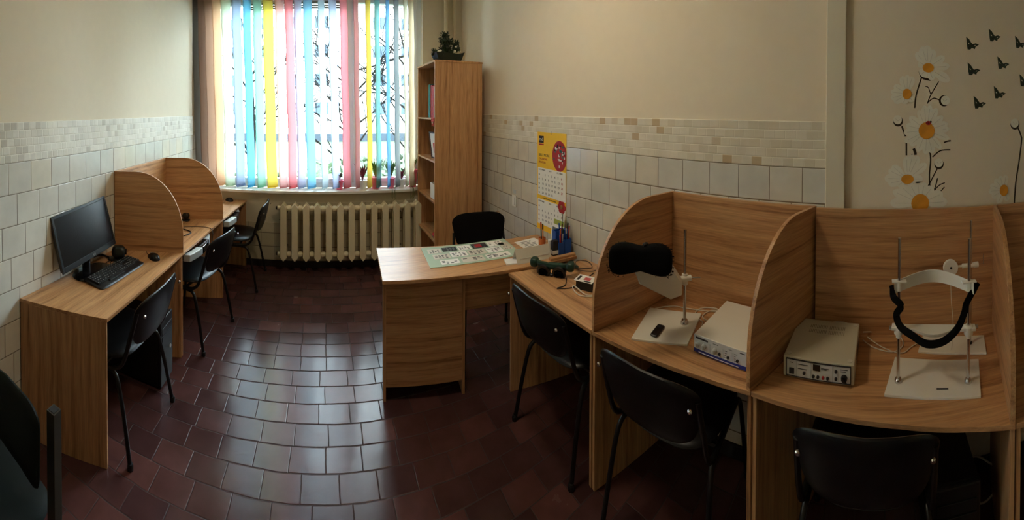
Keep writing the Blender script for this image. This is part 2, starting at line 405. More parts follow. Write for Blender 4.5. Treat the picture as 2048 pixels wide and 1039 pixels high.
b = BM(); box(b, (.30, Y0 - .035, 1.72), (.33, Y0 - .02, 1.78)); tube(b, [(.315, Y0 - .04, 1.75), (.315, Y0 - .06, 1.75), (.315, Y0 - .06, 1.64)], .008); obj('window_handle', b, M_pvc, win)
b = BM(); box(b, (WX0, 3.95, WZ0 - .03), (WX1, Y0, WZ0)); box(b, (-1.45, 3.915, WZ0 - .03), (1.07, 3.955, WZ0)); struct('trim_7', b, M_sill, .006, label='white window sill')
b = BM(); box(b, (-.9, 4.06, 2.885), (.27, 4.09, 2.90)); box(b, (-.9, 4.06, 2.91), (.27, 4.09, 2.925)); box(b, (-.9, 4.06, 2.94), (.27, 4.09, 2.955))
o = obj('window_vent', b, plain('grey_vent', srgb(150, 146, 136), .5), None); tag(o, 'row of grey horizontal vent bars across the top of the window', 'vent')

# vertical blinds: each fabric slat hangs on its own
cols = {'grey': srgb(170, 172, 168), 'tan': srgb(206, 172, 146), 'peach': srgb(248, 214, 180), 'mint': srgb(226, 238, 220), 'lav': srgb(190, 202, 224), 'cyan': srgb(150, 222, 244),
        'pgreen': srgb(196, 232, 212), 'yellow': srgb(250, 230, 110), 'ppink': srgb(246, 208, 208), 'pink': srgb(252, 176, 180), 'plav': srgb(214, 222, 240), 'lcyan': srgb(170, 222, 242),
        'white': srgb(222, 232, 236), 'teal': srgb(150, 200, 204), 'blue': srgb(150, 200, 236), 'cream': srgb(238, 232, 212), 'beige': srgb(234, 218, 192)}
mats = {k: slat_mat('blind_' + k, tuple(c_ * .76 + .20 for c_ in v[:3])) for k, v in cols.items()}
cname = {'grey': 'grey', 'tan': 'tan', 'peach': 'peach', 'mint': 'pale greenish white', 'lav': 'lavender grey', 'cyan': 'cyan', 'pgreen': 'pale green', 'yellow': 'yellow', 'ppink': 'pale pink',
         'pink': 'salmon pink', 'plav': 'very pale lavender', 'lcyan': 'light sky blue', 'white': 'bluish white', 'teal': 'grey teal', 'blue': 'mid blue', 'cream': 'cream', 'beige': 'beige'}
BLIND = thing('vertical_blinds', 'vertical blinds of pastel fabric slats hanging in front of the window', 'blinds', (0, 3.95, 0))
SL = [(-1.44, .43, 'grey', 'hanging in the left corner'), (-1.364, .44, 'tan', 'hanging over the wall left of the window'), (-1.273, .68, 'tan', 'just left of the peach slats'), (-1.175, .69, 'peach', 'behind the far desk divider'),
      (-1.059, .80, 'mint', 'fourth slat left of the broad yellow slat'), (-.933, .72, 'lav', 'left of the cyan slat'), (-.81, .60, 'cyan', 'brightest blue slat on the left'), (-.69, .69, 'pgreen', 'touching the broad yellow slat on its left'),
      (-.565, 1.01, 'yellow', 'the broad yellow one left of the pinks'), (-.43, .85, 'ppink', 'right of the broad yellow slat'), (-.324, .77, 'pink', 'beside the paler pink one'), (-.224, .70, 'plav', 'right of the left salmon pink slat'),
      (-.114, .86, 'lcyan', 'near the middle of the window'), (.037, .62, 'white', 'just right of the window middle'), (.165, .80, 'plav', 'left of the pink slat by the window mullion'), (.29, .80, 'pink', 'hanging before the window mullion'),
      (.412, .56, 'ppink', 'just right of the window mullion'), (.549, .60, 'yellow', 'the narrow edge-on yellow one on the right'), (.652, .63, 'teal', 'right of the narrow yellow slat'), (.77, .53, 'blue', 'thin edge-on blue one on the right'),
      (.874, .69, 'grey', 'thin grey one toward the bookcase'), (.985, .62, 'cream', 'second slat from the bookcase'), (1.05, .79, 'beige', 'last slat next to the bookcase')]
for i, (x, a, c, where) in enumerate(SL):
    hw = .0635; n = 8; z0, z1 = .90, 3.20; b = BM(); lean = -.055 if x < .35 else -.03
    dx, dy = math.sin(a), math.cos(a); rows = []
    for kz in range(13):
        z = z0 + (z1 - z0) * kz / 12; r = []
        for k in range(n + 1):
            s = -1 + 2 * k / n; bow = .006 * (1 - s * s)
            r.append(b.verts.new((s * hw * dx + bow * dy + lean * kz / 12 + .004 * math.sin(kz * 1.3 + i), s * hw * dy * (1 if c != 'x' else 1) - bow * dx, z)))
        rows.append(r)
    for r0, r1 in zip(rows, rows[1:]):
        for k in range(n): b.faces.new((r0[k], r0[k + 1], r1[k + 1], r1[k]))
    o = obj('slat', b, mats[c], BLIND, 0, True, (x, .005 if x < 1.0 else 0, 0)); o['label'] = '%s slat, %s' % (cname[c], where); md = o.modifiers.new('solid', 'SOLIDIFY'); md.thickness = .0006
    b = BM(); M = Matrix.Rotation(-a, 4, 'Z')
    box(b, (-.0025, -hw, .895), (.0025, hw, .925), M); obj('bottom_weight', b, mats[c], o, .001)
b = BM(); box(b, (-1.49, -.03, 3.20), (1.13, .025, 3.245)); obj('headrail', b, M_pvc, BLIND, .003)

# pots on the sill
def pot(x, y, h, r, mat, leaf, label, lh, n=26, tall=False):
    t = thing('flower_pot', label, 'plant', (x, y, WZ0), 0)
    b = BM(); lathe(b, [(r * .72, 0), (r * .95, h * .85), (r * 1.08, h * .85), (r * 1.08, h), (r * .98, h), (r * .9, h * .9)], 20); obj('pot', b, mat, t, 0, True)
    b = BM(); lathe(b, [(r * .9, h * .88), (.001, h * .92)], 16, cap=False); obj('soil', b, M_soil, t)
    b = BM()
    for k in range(n):
        a = random.uniform(0, 2 * PI); L = lh * random.uniform(.6, 1); sp = random.uniform(.15, .7)
        tip = Vector((math.cos(a) * L * sp, math.sin(a) * min(.06, L * sp), h + L)); base = Vector((0, 0, h * .9)); mid = (tip + base) / 2 + Vector((0, 0, L * .15))
        w = .012; sd = Vector((-math.sin(a), math.cos(a), 0)) * w
        v = [b.verts.new(p) for p in (base, mid - sd, tip, mid + sd)]; b.faces.new(v)
        tube(b, [base, mid], .0015, 4)
    o = obj('foliage', b, leaf, t); md = o.modifiers.new('solid', 'SOLIDIFY'); md.thickness = .0012
pot(.20, 4.02, .10, .045, M_pink, M_leaf_d, 'small pink pot with dark leaves left of the window mullion', .10)
pot(.47, 4.02, .10, .05, M_pvc, M_maroon, 'white pot with maroon leaves right of the window mullion', .20)
pot(.62, 4.02, .13, .055, M_pink, M_leaf, 'pink pot behind the narrow yellow blind slat', .22)
pot(.80, 4.02, .12, .05, M_pink, M_leaf, 'pink pot behind the thin blue blind slat', .2)
pot(.93, 4.02, .10, .045, M_pvc, M_maroon, 'white pot with reddish leaves behind the thin grey blind slat', .12)
pot(1.07, 4.03, .20, .055, M_pink, M_leaf, 'tall pink pot at the bookcase end of the sill', .15)
for x, l in ((.80, 'left'), (1.02, 'right')):
    b = BM()
    for k in range(5):
        xx = x + random.uniform(-.02, .03)
        tube(b, [(xx, 3.95, .885), (xx + .01, 3.905, .885), (xx + .01 + random.uniform(-.01, .01), 3.897, .80), (xx + random.uniform(-.03, .03), 3.895, .80 - random.uniform(0, .07))], .0016, 5, 4)
    tag(obj('hanging_tendril', b, M_leaf), 'thin green plant tendrils hanging over the sill, the %s clump' % l, 'plant', None)

# ------------------------------------------------------------------ radiator
rad = thing('radiator', 'cream cast iron radiator below the window sill', 'radiator', (0, 3.90, 0))
for i in range(13):
    x = -.43 + i * .1265
    b = BM(); W = .037
    for y0, y1 in ((-.062, -.018), (.018, .062)):
        o_ = [(-.004, .745), (-W, .705), (-W * .92, .64), (-W * .92, .24), (-W, .175), (-.004, .135), (.004, .135), (W, .175), (W * .92, .24), (W * .92, .64), (W, .705), (.004, .745)]
        prism(b, o_, y0, y1, Matrix(((1, 0, 0, x), (0, 0, 1, 0), (0, 1, 0, 0), (0, 0, 0, 1))))
    prism(b, [(-.012, .73), (-.012, .15), (.012, .15), (.012, .73)], -.04, .04, Matrix(((1, 0, 0, x), (0, 0, 1, 0), (0, 1, 0, 0), (0, 0, 0, 1))))
    obj('radiator_section', b, M_rad, rad, .008)
b = BM()
for z in (.69, .195): tube(b, [(-.50, 0, z), (1.14, 0, z)], .024, 14)
for z in (.69, .195):
    for i in range(12): tube(b, [(-.43 + i * .1265 + .045, 0, z), (-.43 + i * .1265 + .082, 0, z)], .031, 14)
obj('header_pipe', b, M_rad, rad, 0, True)
b = BM()
for z in (.69, .195): tube(b, [(-.52, 0, z), (-.495, 0, z)], .018, 8)
tube(b, [(-.40, .05, .62), (-.40, .124, .62)], .008, 6); tube(b, [(.9, .05, .62), (.9, .124, .62)], .008, 6)
tube(b, [(-.40, .05, .25), (-.40, .124, .25)], .008, 6); tube(b, [(.9, .05, .25), (.9, .124, .25)], .008, 6)
objs('plug', b, M_tube_g, rad)
for x, l in ((1.47, 'left one'), (1.58, 'one nearer the corner')):
    b = BM(); tube(b, [(x, 3.975, 0), (x, 3.975, ZC)], .028 if x < 1.5 else .02, 14); tag(obj('riser_pipe', b, M_pipe, None, 0, True), 'painted vertical heating pipe behind the bookcase, ' + l, 'pipe', 'heating pipes in the corner')

# ------------------------------------------------------------------ bookcase
BX0, BX1, BY0, BY1, BH = 1.087, 1.60, 3.25, 3.875, 2.205
bc = thing('bookcase', 'tall pale oak bookcase with open shelves in the corner by the window', 'bookcase', (BX0, BY0, 0))
W_, D_ = BX1 - BX0, BY1 - BY0
bx('side_panel', (0, 0, 0), (W_, .018, BH), WZ, bc); bx('side_panel', (0, D_ - .018, 0), (W_, D_, BH), WZ, bc)
bx('top_panel', (-.003, -.003, BH), (W_ + .003, D_ + .003, BH + .018), WY, bc); bx('back_panel', (W_ - .006, .018, .08), (W_, D_ - .018, BH), WZ, bc)
for z in (.08, .50, .87, 1.262, 1.672): bx('shelf', (.002, .018, z - .018), (W_ - .006, D_ - .018, z), WY, bc)
bx('plinth', (.02, .018, 0), (.036, D_ - .018, .062), WY, bc)
def book(y, th, h, d, mat, label, z=1.672, x=.012):
    t = thing('book', label, 'book', (BX0 + x, BY0 + y, z), 0, 'books on the upper shelf')
    b = BM(); box(b, (0, 0, 0), (d, .003, h)); box(b, (0, th - .003, 0), (d, th, h)); box(b, (0, 0, 0), (.003, th, h)); obj('cover', b, mat, t, .001)
    bx('pages', (.004, .003, .004), (d - .004, th - .003, h - .004), M_paper, t, 0)
book(.030, .034, .30, .21, M_paper, 'white binder against the near side panel on the upper shelf')
book(.080, .040, .31, .22, M_pinkb, 'pink binder on the upper shelf of the bookcase')
book(.135, .045, .32, .22, M_red, 'red binder beside the teal one on the upper shelf')
book(.200, .055, .33, .22, M_teal, 'teal binder on the upper shelf of the bookcase')
# ribbon ornament, frame, boxes, red case
rb = thing('ribbon_ornament', 'red and white ribbon bow hanging from the upper shelf edge', 'ornament', (BX0 - .006, BY0 + .045, 1.655))
b = BM()
for s in (-1, 1):
    tube(b, [(0, 0, 0), (0, s * .028, .018), (-.004, s * .034, -.012), (0, 0, -.006)], .006, 6, 4)
    tube(b, [(0, 0, -.005), (-.003, s * .016, -.04), (0, s * .02, -.062)], .005, 6, 4)
obj('bow', b, M_pinkb, rb); b = BM(); tube(b, [(-.004, -.02, -.02), (-.006, 0, -.035), (-.004, .022, -.022)], .004, 6, 4); tube(b, [(-.003, 0, 0), (.004, 0, .012), (.006, 0, .018)], .003, 6, 3); obj('white_ribbon', b, M_paper, rb)
pf = thing('picture_frame', 'dark wooden picture frame with pale certificate on the middle shelf', 'picture frame', (BX0 + .06, BY0 + .16, 1.2625), .12)
b = BM()
T = Matrix.Rotation(-.12, 4, 'Y') @ Matrix(((0, 0, 1, 0), (1, 0, 0, 0), (0, 1, 0, 0), (0, 0, 0, 1)))
for lo, hi in (((-.10, 0, 0), (-.085, .27, .015)), ((.085, 0, 0), (.10, .27, .015)), ((-.085, 0, 0), (.085, .015, .015)), ((-.085, .255, 0), (.085, .27, .015))): box(b, lo, hi, T)
obj('frame', b, plain('dark_wood', srgb(60, 34, 24), .4), pf, .002)
b = BM(); box(b, (-.085, .015, .006), (.085, .255, .01), T); obj('certificate', b, M_paper, pf)
b = BM(); box(b, (-.05, .06, .002), (.03, .16, .0062), T); obj('printed_block', b, M_pinkb, pf)
b = BM(); box(b, (-.01, 0, .015), (.01, .2, .03), T @ Matrix.Rotation(.15, 4, 'X')); obj('stand', b, M_plastic, pf)
fg = thing('figurine', 'small cream figurine at the near end of the middle shelf', 'figurine', (BX0 + .05, BY0 + .055, 1.262))
b = BM(); lathe(b, [(.022, 0), (.024, .02), (.014, .045), (.017, .07), (.008, .082)], 14); obj('body', b, M_white_p, fg, 0, True)
b = BM(); ball(b, (0, 0, .094), .016); obj('head', b, plain('pale_yellow', srgb(226, 214, 150), .6), fg, 0, True)
wb = thing('storage_box', 'white open box holding papers on the lower middle shelf', 'box', (BX0 + .03, BY0 + .04, .8705))
b = BM(); box(b, (0, 0, 0), (.28, .20, .004)); box(b, (0, 0, 0), (.004, .20, .15)); box(b, (.276, 0, 0), (.28, .20, .15)); box(b, (0, 0, 0), (.28, .004, .15)); box(b, (0, .196, 0), (.28, .20, .15)); obj('box_body', b, M_paper, wb, .001)
b = BM()
for k in range(6): box(b, (.02, .012 + k * .018, .005), (.24, .022 + k * .018, .20 - .012 * k), Matrix.Rotation(.02 * k, 4, 'X'))
obj('paper_stack', b, M_white_p, wb)
rc = thing('pencil_case', 'small red rounded case on the lower bookcase shelf', 'case', (BX0 + .06, BY0 + .10, .524), 0)
b = BM(); pad(b, .05, .07, .046, 2.6); obj('case_body', b, M_red, rc, 0, True); b = BM(); tube(b, [(-.05, -.03, .0), (-.052, 0, .003), (-.05, .03, 0)], .003, 6, 3); obj('zip', b, M_chrome, rc)
# basket of greenery on top
bp = thing('flower_basket', 'dark boat shaped basket of artificial topiary and white flowers on the bookcase', 'plant', (1.275, 3.40, BH + .018), .15)
b = BM()
for i in range(9):
    pass
rings = []
prof = [(-.155, .062), (-.14, .05), (-.09, .055), (0, .06), (.09, .055), (.13, .04), (.19, .012)]
for zz, k in ((0, .78), (.045, .95), (.085, 1.05)):
    ring = []
    for x, y in prof: ring.append((x * k, -y * k, zz + (.03 if x > .15 and zz > .04 else 0)))
    for x, y in reversed(prof): ring.append((x * k, y * k, zz + (.03 if x > .15 and zz > .04 else 0)))
    rings.append([b.verts.new(p) for p in ring])
for r0, r1 in zip(rings, rings[1:]):
    for k in range(len(r0)): b.faces.new((r0[k], r0[(k + 1) % len(r0)], r1[(k + 1) % len(r0)], r1[k]))
b.faces.new(rings[0][::-1]); b.faces.new(rings[-1])
obj('basket', b, plain('dark_green_basket', srgb(26, 40, 26), .7, var=.4, bump=.8, bs=120), bp)
def fol(name, blobs, mat, par, n=60, ls=.02):
    b = BM()
    for (x, y, z, r) in blobs:
        ball(b, (x, y, z), r * .75, 2, jitter=.15)
        for k in range(n):
            d = Vector((random.gauss(0, 1), random.gauss(0, 1), random.gauss(0, 1))).normalized(); p = Vector((x, y, z)) + d * r * random.uniform(.7, 1.05)
            t1 = d.orthogonal().normalized() * ls * .5; t2 = d.cross(t1).normalized() * ls * .5 + d * ls * .4
            b.faces.new([b.verts.new(q) for q in (p, p + t1 + t2 * .6, p + t2 * 2, p - t1 + t2 * .6)])
    return obj(name, b, mat, par)
fol('topiary', [(-.02, 0, .14, .055), (-.03, 0, .20, .045), (-.035, 0, .265, .04), (.02, 0, .205, .035), (-.07, 0, .205, .03)], M_leaf_d, bp)
fol('foliage', [(.085, 0, .145, .045), (-.15, 0, .09, .03), (.10, 0, .205, .018), (.02, 0, .10, .05), (-.08, 0, .10, .05)], M_leaf_d, bp, 50, .022)
for x, y, z in ((.055, -.045, .11), (.075, -.04, .155), (-.125, -.04, .095), (-.11, -.045, .10), (.13, -.02, .12)):
    b = BM(); ball(b, (x, y, z), .016, 1, (1.2, .7, .7), .2); obj('white_flower', b, M_petal, bp)

# ------------------------------------------------------------------ desks
def skew_panel(name, pf, pb, prof, th, mat, par):
    """vertical board from front point pf to back point pb; prof = (distance from back 0..1, z) outline; own axes run along the board"""
    b = BM(); pf, pb = Vector(pf), Vector(pb); d = (pf - pb); L_ = d.length; a = math.atan2(d.y, d.x)
    A = [b.verts.new((t * L_, th / 2, z)) for t, z in prof]; B = [b.verts.new((t * L_, -th / 2, z)) for t, z in prof]
    b.faces.new(A); b.faces.new(B[::-1])
    for i in range(len(A)): b.faces.new((A[i], A[(i + 1) % len(A)], B[(i + 1) % len(A)], B[i]))
    return obj(name, b, mat, par, .0015, False, None, Matrix.Translation((pb.x, pb.y, 0)) @ Matrix.Rotation(a, 4, 'Z'))
def divider_prof(z0, zt=1.305):
    p = [(0, z0), (0, zt), (.33, zt)]
    for k in range(1, 15):
        a = PI / 2 * (1 - k / 14); p.append((.33 + .67 * math.cos(a), zt - .45 + .45 * math.sin(a)))
    p.append((1, z0)); return p
DZ = .735; TH = .018
full = [(0, 0), (0, DZ - TH), (.985, DZ - TH), (.985, 0)]
tag_l = 'oak computer desk'
# left row: front edge points and wall points
LF = [(-1.017, 1.43), (-1.0, 2.37), (-.945, 3.255), (-.875, 4.0)]
LB = [(XL + TT + .004, 1.27), (XL + TT + .004, 2.21), (XL + TT + .004, 3.11), (XL + TT + .004, 4.0)]
def desk(name, label, F0, B0, F1, B1, cat='desk', front=None, mat=WY, panels=(1, 1), div=(0, 0), back=False, zt=1.305):
    t = thing(name, label, cat, ((F0[0] + B0[0]) / 2, (F0[1] + B0[1]) / 2, 0)); o = Vector(t.location[:2])
    L = lambda p: (p[0] - o.x, p[1] - o.y)
    pts = [L(F0)] + [L(p) for p in (front or [])] + [L(F1), L(B1), L(B0)]
    b = BM(); prism(b, pts, DZ - TH, DZ); obj('tabletop', b, mat, t, .0015)
    sgn = 1 if F1[1] > F0[1] else -1
    sh = lambda p, k: (p[0], p[1] + k)
    inset = TH / 2 + .001
    if panels[0]: skew_panel('side_panel', sh(L(F0), sgn * inset), sh(L(B0), sgn * inset), full, TH, WZ, t)
    if panels[1]: skew_panel('side_panel', sh(L(F1), -sgn * inset), sh(L(B1), -sgn * inset), full, TH, WZ, t)
    for k, (F, B, s) in enumerate(((F0, B0, sgn), (F1, B1, -sgn))):
        if div[k]:
            a, c = sh(L(F), s * inset), sh(L(B), s * inset)
            skew_panel('divider', a, c, divider_prof(DZ, zt), TH, WX, t)
    if back:
        a, c = Vector(L(B0)), Vector(L(B1)); s = -.5 * TH if a.x > 0 else .5 * TH
        ex = Vector((0, sgn * (TH + .002)))
        skew_panel('back_panel', a + ex * (1 if div[0] else 0) + Vector((s, 0)), c - ex * (1 if div[1] else 0) + Vector((s, 0)), [(0, DZ), (0, zt), (1, zt), (1, DZ)], TH, WX, t)
    return t
d1 = desk('computer_desk', 'oak desk with the monitor and keyboard against the left wall', LF[0], LB[0], (LF[1][0], LF[1][1] - .001), (LB[1][0], LB[1][1] - .001))
d2 = desk('study_carrel', 'left wall carrel with two rounded oak dividers, between the open desks', (LF[1][0], LF[1][1] + .001), (LB[1][0], LB[1][1] + .001), (LF[2][0], LF[2][1] - .001), (LB[2][0], LB[2][1] - .001), div=(1, 1), back=True)
d3 = desk('computer_desk', 'oak desk at the window end of the left row', (LF[2][0], LF[2][1] + .001), (LB[2][0], LB[2][1] + .001), LF[3], LB[3])
# rear stiffener under the near desk (dark underside) 
XB = XR - TT - .003
RFr = [(1.147, 1.937), (1.158, 1.188), (1.232, .434), (1.085, -.485)]
RBk = [(XB, 1.80), (XB, 1.085), (XB, .262), (XB, -.625)]
r1 = desk('computer_desk', 'oak desk on the right with the green goggles, next to the teacher desk', RFr[0], RBk[0], (RFr[1][0], RFr[1][1] + .001), (RBk[1][0], RBk[1][1] + .001), front=[(1.152, 1.55)])
r2 = desk('study_carrel', 'right wall carrel with the black face mask stand', (RFr[1][0], RFr[1][1] - .001), (RBk[1][0], RBk[1][1] - .001), (RFr[2][0], RFr[2][1] + .001), (RBk[2][0], RBk[2][1] + .001), front=[(1.195, .873), (1.222, .644)], div=(1, 1), back=True)
XB2 = XR - .032
r3 = desk('study_carrel', 'right wall carrel with the chin rest frame, nearest booth', (RFr[2][0], RFr[2][1] - .001), (XB2, RBk[2][1] - .001), (RFr[3][0], RFr[3][1] + .001), (XB2, RBk[3][1] + .001), front=[(1.217, .243), (1.198, .064), (1.175, -.106), (1.126, -.335)], div=(0, 1), back=True)
r4 = desk('study_carrel', 'carrel cut off by the right edge of the picture', (RFr[3][0], RFr[3][1] - .001), (XB2, RBk[3][1] - .001), (.98, -1.35), (XB2, -1.5), div=(0, 1), back=True)

# teacher desk
TZ = .75
A_, B_, C_, D_2 = (.362, 2.069), (1.66, 1.852), (1.688, 2.38), (.405, 2.585)
td = thing('teacher_desk', 'pale oak teacher desk with glass mat and drawer pedestal in the middle', 'desk', (1.0, 2.2, 0))
L = lambda p: (p[0] - 1.0, p[1] - 2.2)
b = BM(); prism(b, [L(A_), L((.80, 2.012)), L((1.138, 1.942)), L(B_), L(C_), L(D_2)], TZ - .022, TZ); obj('tabletop', b, WX, td, .002)
ux = Vector((.986, -.165)); uy = Vector((.165, .986)); O_ = Vector((.375, 2.12))
def Q(a, c): q = O_ + ux * a + uy * c; return L(q)
b = BM(); prism(b, [Q(.0, 0), Q(.018, 0), Q(.018, .44), Q(0, .44)], 0, TZ - .022); obj('side_panel', b, WZ, td, .0015)
b = BM(); prism(b, [Q(.50, 0), Q(.518, 0), Q(.518, .44), Q(.50, .44)], 0, TZ - .022); obj('side_panel', b, WZ, td, .0015)
skew_panel('front_panel', Q(.50, .012), Q(.018, .012), [(0, .085), (0, TZ - .022), (1, TZ - .022), (1, .085)], .016, WX, td)
b = BM(); prism(b, [Q(.018, .02), Q(.50, .02), Q(.50, .43), Q(.018, .43)], .085, .103); obj('pedestal_base', b, WX, td)
for k in range(3):
    b = BM(); z0 = .11 + k * .205; prism(b, [Q(.02, .43), Q(.498, .43), Q(.498, .446), Q(.02, .446)], z0, z0 + .198); dr = obj('drawer', b, WX, td, .0015)
    b = BM(); c_ = Q(.26, .46); box(b, (c_[0] - .05, c_[1] - .004, z0 + .1), (c_[0] + .05, c_[1] + .004, z0 + .112)); obj('handle', b, M_chrome, dr, .002)
skew_panel('modesty_panel', Q(1.255, .039), Q(.518, .039), [(0, .50), (0, TZ - .022), (1, TZ - .022), (1, .50)], .018, WX, td)
b = BM(); prism(b, [Q(1.255, .0), Q(1.273, .0), Q(1.273, .44), Q(1.255, .44)], 0, TZ - .022); obj('side_panel', b, WZ, td, .0015)
b = BM(); c_ = Q(-.006, .28); lathe(b, [(.006, 0), (.006, .012), (.010, .014), (.010, .018)], 10, Matrix.Translation((c_[0] + .006, c_[1], .62)) @ Matrix.Rotation(-PI / 2, 4, 'Y')); obj('lock', b, M_chrome, td)

# ------------------------------------------------------------------ chairs (face +Y)
def make_chair(label, cat='chair', seatm=None, backm=None, group='black visitor chairs', dz=0.0):
    seatm = seatm or M_vinyl; backm = backm or M_vinyl
    t = thing('visitor_chair', label, cat, group=group)
    for s in (-1, 1):
        b = BM(); tube(b, [(s * .245, .23, 0), (s * .235, .20, .20), (s * .225, .175, .37), (s * .22, .15, .425), (s * .22, .09, .44), (s * .22, -.12, .437), (s * .22, -.19, .45), (s * .22, -.235, .50), (s * .22, -.275, .62), (s * .215, -.315, .76)], .0115, 10, 3, 1.0); lg = obj('leg', b, M_tube, t, 0, True)
        b = BM(); lathe(b, [(.016, 0), (.016, .022), (.012, .03)], 10, Matrix.Translation((s * .245, .23, 0))); obj('rubber_foot', b, M_plastic, lg)
        b = BM(); tube(b, [(s * .24, -.285, 0), (s * .23, -.245, .20), (s * .222, -.205, .36), (s * .215, -.175, .41), (s * .21, -.12, .42), (s * .21, .12, .42)], .0115, 10, 3); lg = obj('leg', b, M_tube, t, 0, True)
        b = BM(); lathe(b, [(.016, 0), (.016, .022), (.012, .03)], 10, Matrix.Translation((s * .24, -.285, 0))); obj('rubber_foot', b, M_plastic, lg)
    b = BM(); tube(b, [(-.22, .09, .428), (.22, .09, .428)], .010, 8); tube(b, [(-.22, -.10, .428), (.22, -.10, .428)], .010, 8); objs('crossbar', b, M_tube, t)
    b = BM(); pad(b, .235, .215, .05, 3.6, lambda x, y, z: (x * (1 - .12 * (y < 0) * (-y / .215)), y - .005, z + .468 - .02 * max(0, (y - .12)) / .1 + .012 * (abs(x) / .235) ** 2)); obj('seat', b, seatm, t, 0, True)
    def fb(x, y, z):
        k = (y + .15) / .30; xx = x * (.80 + .24 * min(1, k * 1.3)); yy = -.285 - .075 * k + .035 * (xx / .24) ** 2
        return (xx, yy - z * 1.0, .684 + dz + y)
    b = BM(); pad(b, .228, .136, .036, 4.2, fb); bk = obj('backrest', b, backm, t, 0, True)
    for s in (-1, 1):
        b = BM(); lathe(b, [(.009, 0), (.009, .004), (.005, .008)], 10, Matrix.Translation((s * .203, -.352, .748 + dz)) @ Matrix.Rotation(PI / 2, 4, 'X')); obj('bolt', b, M_chrome, bk)
    return t
c0 = make_chair('black vinyl chair at the monitor desk, nearest chair of the left row')
def place(o, x, y, rz): o.location = (x, y, 0); o.rotation_euler = (0, 0, rz)
place(c0, -1.20, 1.74, 1.54)
dup(c0, (-1.09, 2.72, 0), 1.36, 'black vinyl chair at the left wall carrel, middle chair of the left row')
dup(c0, (-.93, 3.66, 0), 1.55, 'black vinyl chair at the far left desk, nearest the window')
dup(c0, (1.365, 1.50, 0), -1.53, 'black vinyl chair at the desk with the green goggles')
dup(c0, (1.38, .815, 0), -1.50, 'black vinyl chair at the face mask carrel')
dup(c0, (1.385, .0, 0), -1.60, 'black vinyl chair at the chin rest carrel')
tc = make_chair('black fabric chair behind the teacher desk', seatm=M_fabric, backm=M_fabric, group='black visitor chairs', dz=.085); place(tc, 1.225, 2.36, PI - .19)
# corner chair, square tube frame
cc = thing('visitor_chair', 'dark green chair with square metal tube frame in the lower left corner', 'chair', (-1.02, .56, 0), PI)
for s in (-1, 1):
    b = BM(); tube(b, [(s * .235, -.245, 0), (s * .235, -.245, .815)], .024, 4, 0, 1.0, True); obj('leg', b, M_tube_g, cc, .001)
    b = BM(); box(b, (s * .235 - .012, -.257, .8148), (s * .235 + .012, -.233, .8162)); obj('tube_opening', b, M_ink, cc)
    b = BM(); tube(b, [(s * .235, .215, 0), (s * .235, .215, .43)], .017, 4, 0, 1.0, True); obj('leg', b, M_tube_g, cc, .001)
    b = BM(); tube(b, [(s * .235, -.233, .42), (s * .235, .215, .42)], .014, 4, 0, 1.0, True); obj('seat_rail', b, M_tube_g, cc)
b = BM(); pad(b, .212, .26, .06, 5, lambda x, y, z: (x, y - .045, z + .462)); obj('seat', b, M_vinyl_g, cc, 0, True)
b = BM(); pad(b, .222, .118, .05, 7, lambda x, y, z: (x, -.225 - z + .03 * (x / .2) ** 2 - .03 * (y + .12), .688 + y * 1.0)); obj('backrest', b, M_vinyl_g, cc, 0, True)

# ------------------------------------------------------------------ left desk objects
# monitor: faces +X, leaning back
mo = thing('monitor', 'black flat monitor with oval foot on the left desk', 'monitor', (-1.40, 1.80, DZ), -.10)
TM = Matrix.Translation((0, 0, 0)) @ Matrix.Translation((.02, 0, .04)) @ Matrix.Rotation(math.radians(-14), 4, 'Y') @ Matrix.Rotation(math.radians(5), 4, 'X') @ Matrix.Translation((.0, 0, -.03))
b = BM(); box(b, (-.035, -.25, .085), (-.010, .25, .405), TM); obj('case', b, M_plastic, mo, .006)
b = BM()
for lo, hi in (((-.012, -.255, .08), (0, -.238, .41)), ((-.012, .238, .08), (0, .255, .41)), ((-.012, -.238, .08), (0, .238, .112)), ((-.012, -.238, .393), (0, .238, .41))): box(b, lo, hi, TM)
obj('bezel', b, M_bezel, mo, .002)
b = BM(); box(b, (-.010, -.238, .112), (-.003, .238, .393), TM); obj('screen', b, M_screen, mo)
text('maker_mark', 'LG', .018, M_grey, mo, TM @ Matrix(((0, 0, 1, .0008), (1, 0, 0, .02), (0, 1, 0, .089), (0, 0, 0, 1))))
b = BM(); tube(b, [(-.05, 0, .01), (-.045, 0, .20)], .028, 12, 0, .6); obj('stand_neck', b, M_plastic_s, mo, 0, True)
b = BM(); pad(b, .10, .15, .03, 2.2, lambda x, y, z: (x + .01, y, max(0.0, z + .004))); obj('stand_foot', b, M_plastic_s, mo, 0, True)
